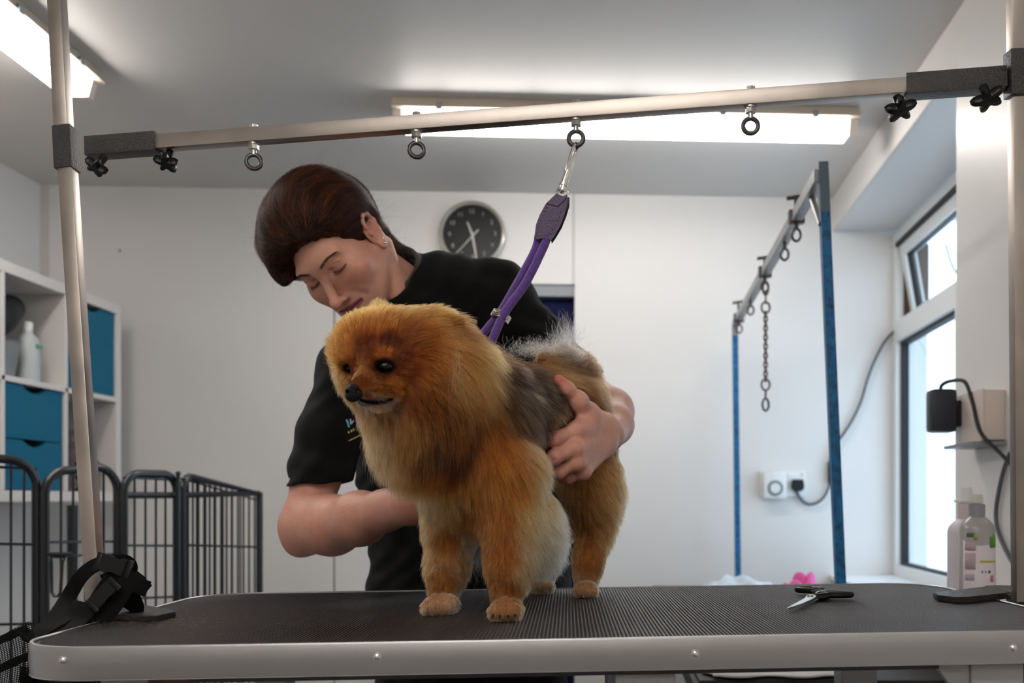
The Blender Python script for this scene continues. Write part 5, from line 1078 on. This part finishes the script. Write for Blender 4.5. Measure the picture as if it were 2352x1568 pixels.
# groom field: px, py, Z, direction (dx, dy in picture sense, dz), length, colour, lift
G = [
(930, 712, 1.24, .7, -.2, .5, .017, (206, 138, 72), .6), (1000, 735, 1.26, .8, -.1, .4, .024, (200, 134, 72), .5), (860, 770, 1.19, .1, -1, .3, .013, (170, 100, 44), .6), (885, 745, 1.2, .4, -.8, .5, .014, (190, 120, 58), .6),
(842, 828, 1.18, .05, -1, 0, .0075, (112, 58, 22), .4), (842, 862, 1.165, .15, -.9, .3, .0055, (150, 88, 40), .2), (835, 880, 1.15, .1, -.9, .3, .0045, (140, 84, 42), .2), (870, 895, 1.162, 1, .15, .3, .0055, (176, 108, 54), .3), (850, 905, 1.152, .9, .3, .3, .004, (170, 118, 78), .3),
(900, 882, 1.178, 1, .25, .3, .009, (176, 106, 48), .4), (932, 848, 1.19, 1, .1, .3, .011, (140, 74, 28), .4), (885, 819, 1.178, .3, -.9, .2, .006, (178, 106, 46), .35), (892, 798, 1.19, .3, -.9, .2, .010, (98, 50, 22), .4), (862, 800, 1.185, .1, -1, .2, .010, (116, 60, 26), .4), (800, 812, 1.2, -.2, -.9, .2, .008, (180, 112, 52), .4), (862, 842, 1.17, -.4, -.5, .2, .005, (130, 72, 30), .2), (820, 845, 1.185, .2, -.5, .2, .003, (140, 80, 36), .2),
(880, 858, 1.17, .6, .6, .2, .004, (120, 66, 30), .2), (915, 820, 1.19, .8, -.5, .3, .010, (120, 62, 24), .4), (960, 790, 1.215, .9, -.3, .5, .018, (150, 86, 36), .5),
(980, 860, 1.22, .7, .7, .3, .024, (176, 106, 46), .5), (955, 905, 1.21, .5, .9, .2, .022, (150, 88, 38), .45), (1050, 850, 1.25, .5, .85, .3, .038, (204, 134, 68), .45), (1020, 800, 1.24, .8, .5, .4, .032, (196, 128, 66), .5), (1055, 748, 1.25, .9, .1, .3, .022, (160, 110, 66), .5), (1030, 735, 1.25, .8, -.3, .4, .014, (190, 130, 72), .4),
(1090, 800, 1.29, .8, .5, .4, .04, (206, 142, 82), .5), (1095, 880, 1.3, .5, .8, .3, .045, (196, 134, 76), .4), (870, 938, 1.18, .1, 1, .1, .012, (186, 130, 84), .4), (836, 926, 1.155, -.2, .8, .2, .004, (196, 178, 166), .3), (875, 926, 1.165, .5, .7, .2, .005, (150, 126, 112), .3), (812, 915, 1.17, -.3, .8, .2, .006, (200, 175, 155), .3),
(788, 880, 1.22, -.35, .9, .1, .02, (206, 144, 88), .45), (778, 800, 1.24, -.7, -.3, .2, .019, (206, 136, 72), .55), (820, 722, 1.22, -.4, -.8, .4, .014, (206, 134, 68), .6), (800, 760, 1.21, -.4, -.8, .2, .015, (190, 118, 54), .55),
(900, 1040, 1.255, -.1, 1, -.25, .045, (202, 152, 108), .5), (850, 1010, 1.24, -.2, 1, -.2, .04, (200, 148, 98), .5), (820, 970, 1.24, -.25, 1, -.1, .034, (200, 140, 86), .45), (880, 990, 1.235, -.1, 1, -.2, .042, (200, 150, 104), .45), (940, 970, 1.24, .0, 1, -.1, .042, (186, 124, 68), .4), (930, 1060, 1.28, -.15, 1, -.1, .042, (192, 136, 86), .4),
(1000, 1050, 1.31, .0, 1, -.1, .04, (172, 108, 52), .35), (1060, 980, 1.31, .1, 1, .0, .045, (160, 96, 44), .35), (1010, 1010, 1.3, .0, 1, 0, .04, (66, 46, 32), .3), (1035, 1030, 1.31, .0, 1, 0, .04, (80, 54, 36), .3), (1070, 985, 1.31, .1, 1, 0, .04, (86, 58, 38), .3), (975, 1035, 1.29, 0, 1, 0, .04, (96, 64, 40), .3),  # dark entries paint the shaded gap under the ruff into the fur
(980, 1140, 1.34, -.1, 1, 0, .028, (204, 158, 110), .35), (1040, 1130, 1.335, .0, 1, 0, .03, (196, 140, 86), .35), (1100, 1100, 1.32, .1, 1, 0, .034, (186, 118, 58), .35), (1090, 1170, 1.34, .05, 1, 0, .028, (150, 92, 44), .35),
(1130, 1000, 1.31, .3, 1, .1, .042, (180, 112, 52), .35), (1130, 930, 1.33, .4, .9, .3, .045, (150, 96, 52), .35), (1180, 1090, 1.315, .35, 1, .1, .04, (202, 128, 60), .35), (1220, 1040, 1.34, .4, 1, .2, .036, (196, 140, 90), .3), (1240, 1110, 1.345, .45, 1, .2, .034, (222, 172, 116), .35),
(1170, 880, 1.36, .75, .55, .6, .045, (46, 34, 27), .3), (1225, 870, 1.40, .7, .6, .6, .045, (66, 48, 38), .3), (1230, 940, 1.41, .5, .85, .4, .042, (62, 46, 36), .2), (1262, 950, 1.45, .45, .9, .4, .036, (150, 116, 84), .15), (1285, 930, 1.48, .4, .9, .4, .034, (76, 56, 42), .15), (1210, 980, 1.39, .5, .9, .3, .04, (60, 44, 34), .25), (1250, 1010, 1.45, .5, .8, .3, .025, (60, 44, 34), .15),
(1190, 905, 1.37, .6, .75, .5, .045, (52, 38, 30), .3), (1210, 850, 1.40, .75, .5, .6, .045, (62, 46, 36), .3), (1245, 900, 1.43, .55, .8, .5, .042, (50, 37, 30), .25), (1220, 965, 1.40, .5, .9, .3, .038, (48, 36, 30), .2), (1190, 960, 1.375, .5, .9, .3, .045, (74, 54, 40), .3), (1160, 850, 1.36, .7, .5, .5, .045, (58, 43, 34), .35),
(1273, 985, 1.47, .4, .9, .3, .03, (52, 40, 32), .15), (1262, 975, 1.46, .45, .9, .4, .034, (168, 136, 100), .15), (1300, 960, 1.5, .4, .9, .3, .03, (92, 68, 50), .15), (1150, 905, 1.34, .5, .8, .3, .045, (72, 52, 38), .35), (1165, 945, 1.345, .5, .9, .3, .045, (80, 56, 38), .3),
(1250, 805, 1.48, .9, .25, .6, .042, (186, 122, 66), .35), (1200, 815, 1.44, .85, .2, .6, .045, (150, 98, 56), .4), (1290, 850, 1.48, .85, .5, .5, .04, (170, 112, 60), .3), (1330, 870, 1.53, .75, .65, .5, .032, (150, 104, 66), .35), (1345, 930, 1.56, .6, .8, .5, .03, (140, 104, 74), .25),
(1140, 805, 1.38, .75, .1, .6, .04, (92, 66, 46), .45), (1185, 832, 1.41, .8, .4, .6, .045, (60, 44, 34), .35), (1370, 900, 1.6, .5, .85, .3, .028, (142, 104, 74), .4), (1310, 1000, 1.53, .5, .9, .2, .02, (110, 78, 54), .15),
(1370, 1110, 1.56, .5, .85, 0, .024, (216, 156, 98), .4), (1330, 1130, 1.55, .2, 1, 0, .024, (190, 128, 72), .35), (1405, 1150, 1.59, .7, .7, 0, .024, (214, 158, 106), .45), (1300, 1150, 1.56, .1, 1, 0, .024, (120, 84, 56), .35), (1385, 1220, 1.6, .4, 1, 0, .02, (200, 142, 90), .4), (1340, 1230, 1.59, .1, 1, 0, .015, (160, 106, 58), .3),
(1355, 1290, 1.575, .1, 1, 0, .009, (190, 130, 76), .25), (1345, 1345, 1.565, 0, 1, -.3, .009, (206, 156, 108), .4), (1330, 1360, 1.565, 0, 1, -.3, .0075, (216, 182, 148), .4),
(1150, 1190, 1.30, .1, 1, 0, .022, (186, 116, 56), .35), (1155, 1280, 1.305, .0, 1, 0, .012, (186, 120, 62), .3), (1130, 1240, 1.31, -.1, 1, 0, .015, (180, 118, 64), .3), (1163, 1350, 1.305, 0, 1, 0, .011, (172, 108, 54), .35), (1163, 1385, 1.295, 0, 1, -.4, .010, (190, 132, 80), .4), (1163, 1405, 1.29, 0, 1, -.5, .0075, (206, 164, 126), .4),
(1205, 1190, 1.335, .5, .9, .1, .03, (226, 180, 124), .45), (1240, 1200, 1.345, .6, .85, .1, .034, (238, 208, 166), .5), (1270, 1250, 1.36, .6, .8, .1, .036, (244, 224, 196), .5), (1225, 1270, 1.34, .4, 1, .1, .034, (236, 204, 160), .45), (1200, 1310, 1.33, .35, 1, .1, .022, (216, 170, 118), .4),
(1030, 1240, 1.375, -.05, 1, 0, .014, (184, 120, 62), .3), (985, 1200, 1.38, -.4, 1, 0, .022, (206, 156, 104), .4), (1000, 1270, 1.38, -.3, 1, 0, .018, (200, 146, 92), .4), (1050, 1300, 1.38, .2, 1, 0, .014, (196, 150, 104), .35), (1012, 1370, 1.365, -.3, 1, -.4, .010, (186, 128, 76), .4), (1000, 1395, 1.355, -.3, 1, -.5, .0075, (206, 164, 126), .4), (1045, 1385, 1.36, .3, 1, -.4, .009, (220, 190, 160), .4), (1020, 1330, 1.37, 0, 1, 0, .012, (184, 122, 66), .35),
(1090, 1240, 1.39, .0, 1, 0, .016, (214, 190, 164), .3), (1105, 1200, 1.42, .1, 1, 0, .022, (228, 210, 190), .4), (1250, 1080, 1.5, .1, 1, 0, .02, (120, 88, 60), .35), (1200, 1120, 1.48, .1, 1, 0, .03, (190, 160, 130), .4),
(1290, 812, 1.56, .6, -.2, .3, .018, (168, 140, 114), .4), (1325, 835, 1.6, .7, .1, .3, .024, (140, 106, 78), .4), (1250, 800, 1.51, .6, -.2, .3, .02, (180, 140, 100), .4),
]
gp = np.array([tuple(P(g[0], g[1], g[2])) for g in G]); gd = np.array([(g[3], g[5], -g[4]) for g in G], float); gd /= np.linalg.norm(gd, axis=1, keepdims=True)
gl = np.array([g[6] for g in G]); gc = np.array([lin(g[7]) for g in G]); gL = np.array([g[8] for g in G])
def field(p, pw=3.0):
    out = []
    for c in np.array_split(p, max(1, len(p)//40000)):
        d2 = (((c[:, None]-gp[None])*np.array((1, .5, 1)))**2).sum(2)+.6e-5; w_ = d2**-pw; w_ /= w_.sum(1, keepdims=True); out.append(np.concatenate([w_ @ gd, (w_ @ gl)[:, None], w_ @ gc, (w_ @ gL)[:, None]], 1))
    return np.concatenate(out)
lid = []
E_ = np.array(((883, 841, 1.1725, .0083), (802.5, 844, 1.205, .0062)))
def eyed(p):
    return np.minimum.reduce([np.minimum.reduce([segd(p, a, b) for a, b in zip(lid, lid[1:])])-.0009 if len(lid) else np.full(len(p), 9.)]+[np.linalg.norm((p-np.array(tuple(P(e[0], e[1], e[2]))))/np.array((1.35 if i == 0 else 1, 1, 1)), axis=1)-e[3] for i, e in enumerate(E_)])
mouth = [np.array(tuple(P(*q))) for q in ((818, 905, 1.143), (838, 921, 1.147), (868, 925, 1.157), (900, 918, 1.172))]
def trace(x, y):
    o = np.array((0, 0, EYE), np.float32); d = np.array(((x-CX)/F, 1, -(y-CY)/F), np.float32); d /= np.linalg.norm(d); t = 1.0
    for _ in range(60): t += float(D.ev((o+d*t)[None])[0])*.8
    return o+d*t
lid += [trace(*q) for q in ((861, 848), (872, 853), (886, 856), (898, 851), (906, 843))]
mouth = [trace(*q) for q in ((818, 908), (828, 918), (845, 923), (868, 925), (886, 922), (898, 917))]
def mdist(p): return np.minimum.reduce([segd(p, a, b) for a, b in zip(mouth, mouth[1:])])
npt = np.array(tuple(P(815, 899, 1.142)))
fv = field(dv); vc = fv[:, 4:7]**1.3*.6
vc = mixc(vc, np.clip((.0035-eyed(dv))/.003, 0, 1), lin((24, 15, 12))); vc = mixc(vc, np.clip((.0034-mdist(dv))/.0015, 0, 1), lin((14, 11, 11))); 
npmesh('body', dv, df, M['dogskin'], dog, vc)
# fur
N = 300000; root, nr = samp(dv, df, N); fcn = dv[df[:, 0]]; fs = df[(np.linalg.norm(fcn-np.array(tuple(P(858, 872, 1.18))), axis=1) < .058)]; r2, n2 = samp(dv, fs, 36000); root = np.concatenate([root, r2]); nr = np.concatenate([nr, n2]); N = len(root)
# more hair on the visible side and on the head
f_ = field(root); gdir = f_[:, :3]; gdir /= np.linalg.norm(gdir, axis=1, keepdims=True)+1e-9; L_ = f_[:, 3].copy(); col = f_[:, 4:7].copy(); lf = f_[:, 7].copy()
ed = eyed(root); md_ = mdist(root); nd = np.linalg.norm(root-npt, axis=1)-.0115
hsd = ha.ev(root.astype(np.float32)); asd = ar.ev(root.astype(np.float32)); nearh = np.clip(1-np.minimum(hsd, asd)/.02, 0, 1)
lf = lf*(1-.9*nearh); L_ *= (1-.35*nearh)
L_ = L_*np.clip((np.minimum(ed, nd)+.0005)/.012, .0, 1)**.7*rng.uniform(.55, 1.12, N)*np.where(rng.random(N) < .05, 1.35, 1); L_ *= np.clip((md_-.001)/.009, .12, 1)
keep = (ed > .0004) & (nd > -.001) & (L_ > .0012) & (md_ > .0010)
root, nr, gdir, L_, col, lf, ed, md_, nearh = [a[keep] for a in (root, nr, gdir, L_, col, lf, ed, md_, nearh)]; N = len(root)
# clumps
ci = np.floor(root/.0075+rng.normal(0, .18, root.shape)).astype(np.int64); key = (ci[:, 0]*73856093) ^ (ci[:, 1]*19349663) ^ (ci[:, 2]*83492791)
_, inv = np.unique(key, return_inverse=True); nc = inv.max()+1; cnt = np.bincount(inv, minlength=nc)
crnd = rng.normal(0, 1, (nc, 3))[inv]; cl_ = rng.normal(0, 1, nc)[inv]
K = 7; seq = [root-nr*.0006]; cur = seq[0]
g0 = gdir-nr*(gdir*nr).sum(1, keepdims=True)*.75
seg_ = (L_/(K-1))[:, None]; wav = rng.normal(0, 1, (N, 3))
for k in range(K-1):
    t = k/(K-1); d = nr*(lf*(1.15-t*.9))[:, None]+g0*(.55+.6*t)+np.array((0, 0, -.1))*t+crnd*.05+wav*(.06+.05*t)+rng.normal(0, .045, (N, 3)); d /= np.linalg.norm(d, axis=1, keepdims=True)
    cur = cur+d*seg_; seq.append(cur)
pts = np.stack(seq, 1)
tipm = np.stack([np.bincount(inv, pts[:, -1, i], minlength=nc) for i in range(3)], 1)/cnt[:, None]; tg = tipm[inv]
for k in range(1, K): w_ = .5*(k/(K-1))**1.6; pts[:, k] = pts[:, k]*(1-w_)+tg*w_
# never through the mat
hh = (pts.reshape(-1, 3)-np.array(TO)) @ np.array(n); pts = (pts.reshape(-1, 3)-np.minimum(hh-.0004, 0)[:, None]*np.array(n)).reshape(pts.shape)
tipd = np.minimum(ha.ev(pts[:, -1].astype(np.float32)), ar.ev(pts[:, -1].astype(np.float32))); mid = np.minimum(ha.ev(pts[:, 3].astype(np.float32)), ar.ev(pts[:, 3].astype(np.float32)))
ok = (tipd > .0) & (mid > .0); pts, col, cl_, L_, inv, ed, root = pts[ok], col[ok], cl_[ok], L_[ok], inv[ok], ed[ok], root[ok]; N = len(pts)
bright = np.exp(cl_*.24+rng.normal(0, .22, N)); col = col**1.25*1.0*bright[:, None]
sad = col.mean(1) < .03; hi_ = sad & (cl_ > 1.0); col[hi_] = col[hi_]*.4+np.array(lin((158, 122, 84)))*.6; dark = rng.random(N) < .08; col[dark] *= .3; pale = (rng.random(N) < .05) & (L_ > .012); col[pale] = col[pale]*.5+np.array(lin((222, 190, 150)))*.5
col = mixc(col, np.clip((.0028-ed)/.002, 0, 1)*.8, lin((30, 18, 14))); md2 = mdist(root); col = mixc(col, np.clip((.0032-md2)/.0016, 0, 1)*.85, lin((30, 22, 20))); below = (root[:, 2] < EYE+.121+.0*root[:, 0]) & (md2 < .011) & (md2 > .002) & (root[:, 1] < 1.2); col = mixc(col, below*.55, lin((176, 150, 132)))
col = np.clip(col, .004, .9)
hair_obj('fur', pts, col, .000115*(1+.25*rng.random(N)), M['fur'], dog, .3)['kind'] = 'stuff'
# long pale tail hairs, frizzy
def tuft(name, c, sp_, n, dr, L0, L1, rgb, cur_, r=.00007, K=12):
    p = np.array(tuple(c))+rng.normal(0, 1, (n, 3))*np.array(sp_); d = np.array(dr)+rng.normal(0, .35, (n, 3)); d /= np.linalg.norm(d, axis=1, keepdims=True); L_ = rng.uniform(L0, L1, n); seq = [p]; a = rng.normal(0, 1, (n, 3))
    for k in range(K-1):
        a = a*.6+rng.normal(0, 1, (n, 3))*.7; dd = d+a*cur_; dd /= np.linalg.norm(dd, axis=1, keepdims=True); p = p+dd*(L_/(K-1))[:, None]; seq.append(p)
    c_ = np.array(lin(rgb))*np.exp(rng.normal(0, .25, (n, 1))); o = hair_obj(name, np.stack(seq, 1), np.clip(c_, .01, .9), r, M['fur'], dog, .5); o['kind'] = 'stuff'; return o
tuft('tail_hair', d_(1235, 806, 1.50), (.022, .012, .005), 900, (.35, .1, .5), .010, .028, (178, 164, 152), .85)
tuft('tail_hair', d_(1288, 822, 1.56), (.018, .01, .006), 1000, (.35, .1, .6), .014, .036, (176, 162, 152), .8)
tuft('tail_hair', d_(1296, 808, 1.57), (.007, .006, .007), 420, (.28, .0, 1), .03, .062, (184, 170, 164), .45)
tuft('ruff_lock', d_(1042, 835, 1.20), (.004, .004, .018), 110, (.1, -.1, -1), .02, .05, (206, 150, 92), .4)
tuft('belly_tuft', d_(1098, 1270, 1.40), (.009, .008, .010), 260, (.15, 0, -1), .012, .034, (236, 228, 220), .3)
tuft('whiskers', d_(868, 905, 1.155), (.006, .004, .005), 16, (.8, -.4, -.15), .015, .03, (170, 130, 100), .06, .00007)
# eyes, nose
mb = MB()
for i, (x, y, Z, r) in enumerate(E_):
    mb = MB(); mb.sph(P(x, y, Z)+Vector((0, .0035, 0)), (r*(1.15 if i == 0 else 1), r, r*.86), seg=28); mb.out('eye', M['eyeblack'], dog)
ns = SDF(); c = P(815, 899, 1.1425); R = Matrix.Rotation(.5, 3, 'Z')
ns.ell(c, (.0108, .0085, .0092), R=R).ell(c+Vector((-.003, -.002, -.006)), (.0065, .0065, .006), k=.006).ell(c+Vector((.0052, -.0062, -.001)), (.0024, .0035, .0022), R=R, k=.002, op='s').ell(c+Vector((-.0062, -.0058, -.001)), (.0022, .0035, .0022), R=R, k=.002, op='s').cone(c+Vector((-.002, -.011, -.002)), c+Vector((-.002, -.009, -.012)), .0009, .0009, k=.002, op='s')
v, f = ns.mesh(tuple(c-Vector((.018, .018, .018))), tuple(c+Vector((.018, .018, .018))), .0008); npmesh('nose', v, f, M['nose'], dog)
for (x, y, Z) in ((-.0135, -.0265, -.004), (-.0048, -.0295, -.005), (.0048, -.0295, -.005), (.0135, -.0265, -.004)):
    mb = MB(); a = pl_+Vector((x, y, Z+.001)); mb.cyl(a, a+Vector((0, -.004, -.003)), .0016, .0006, seg=8); mb.out('claw', M['blackplastic'], dog)
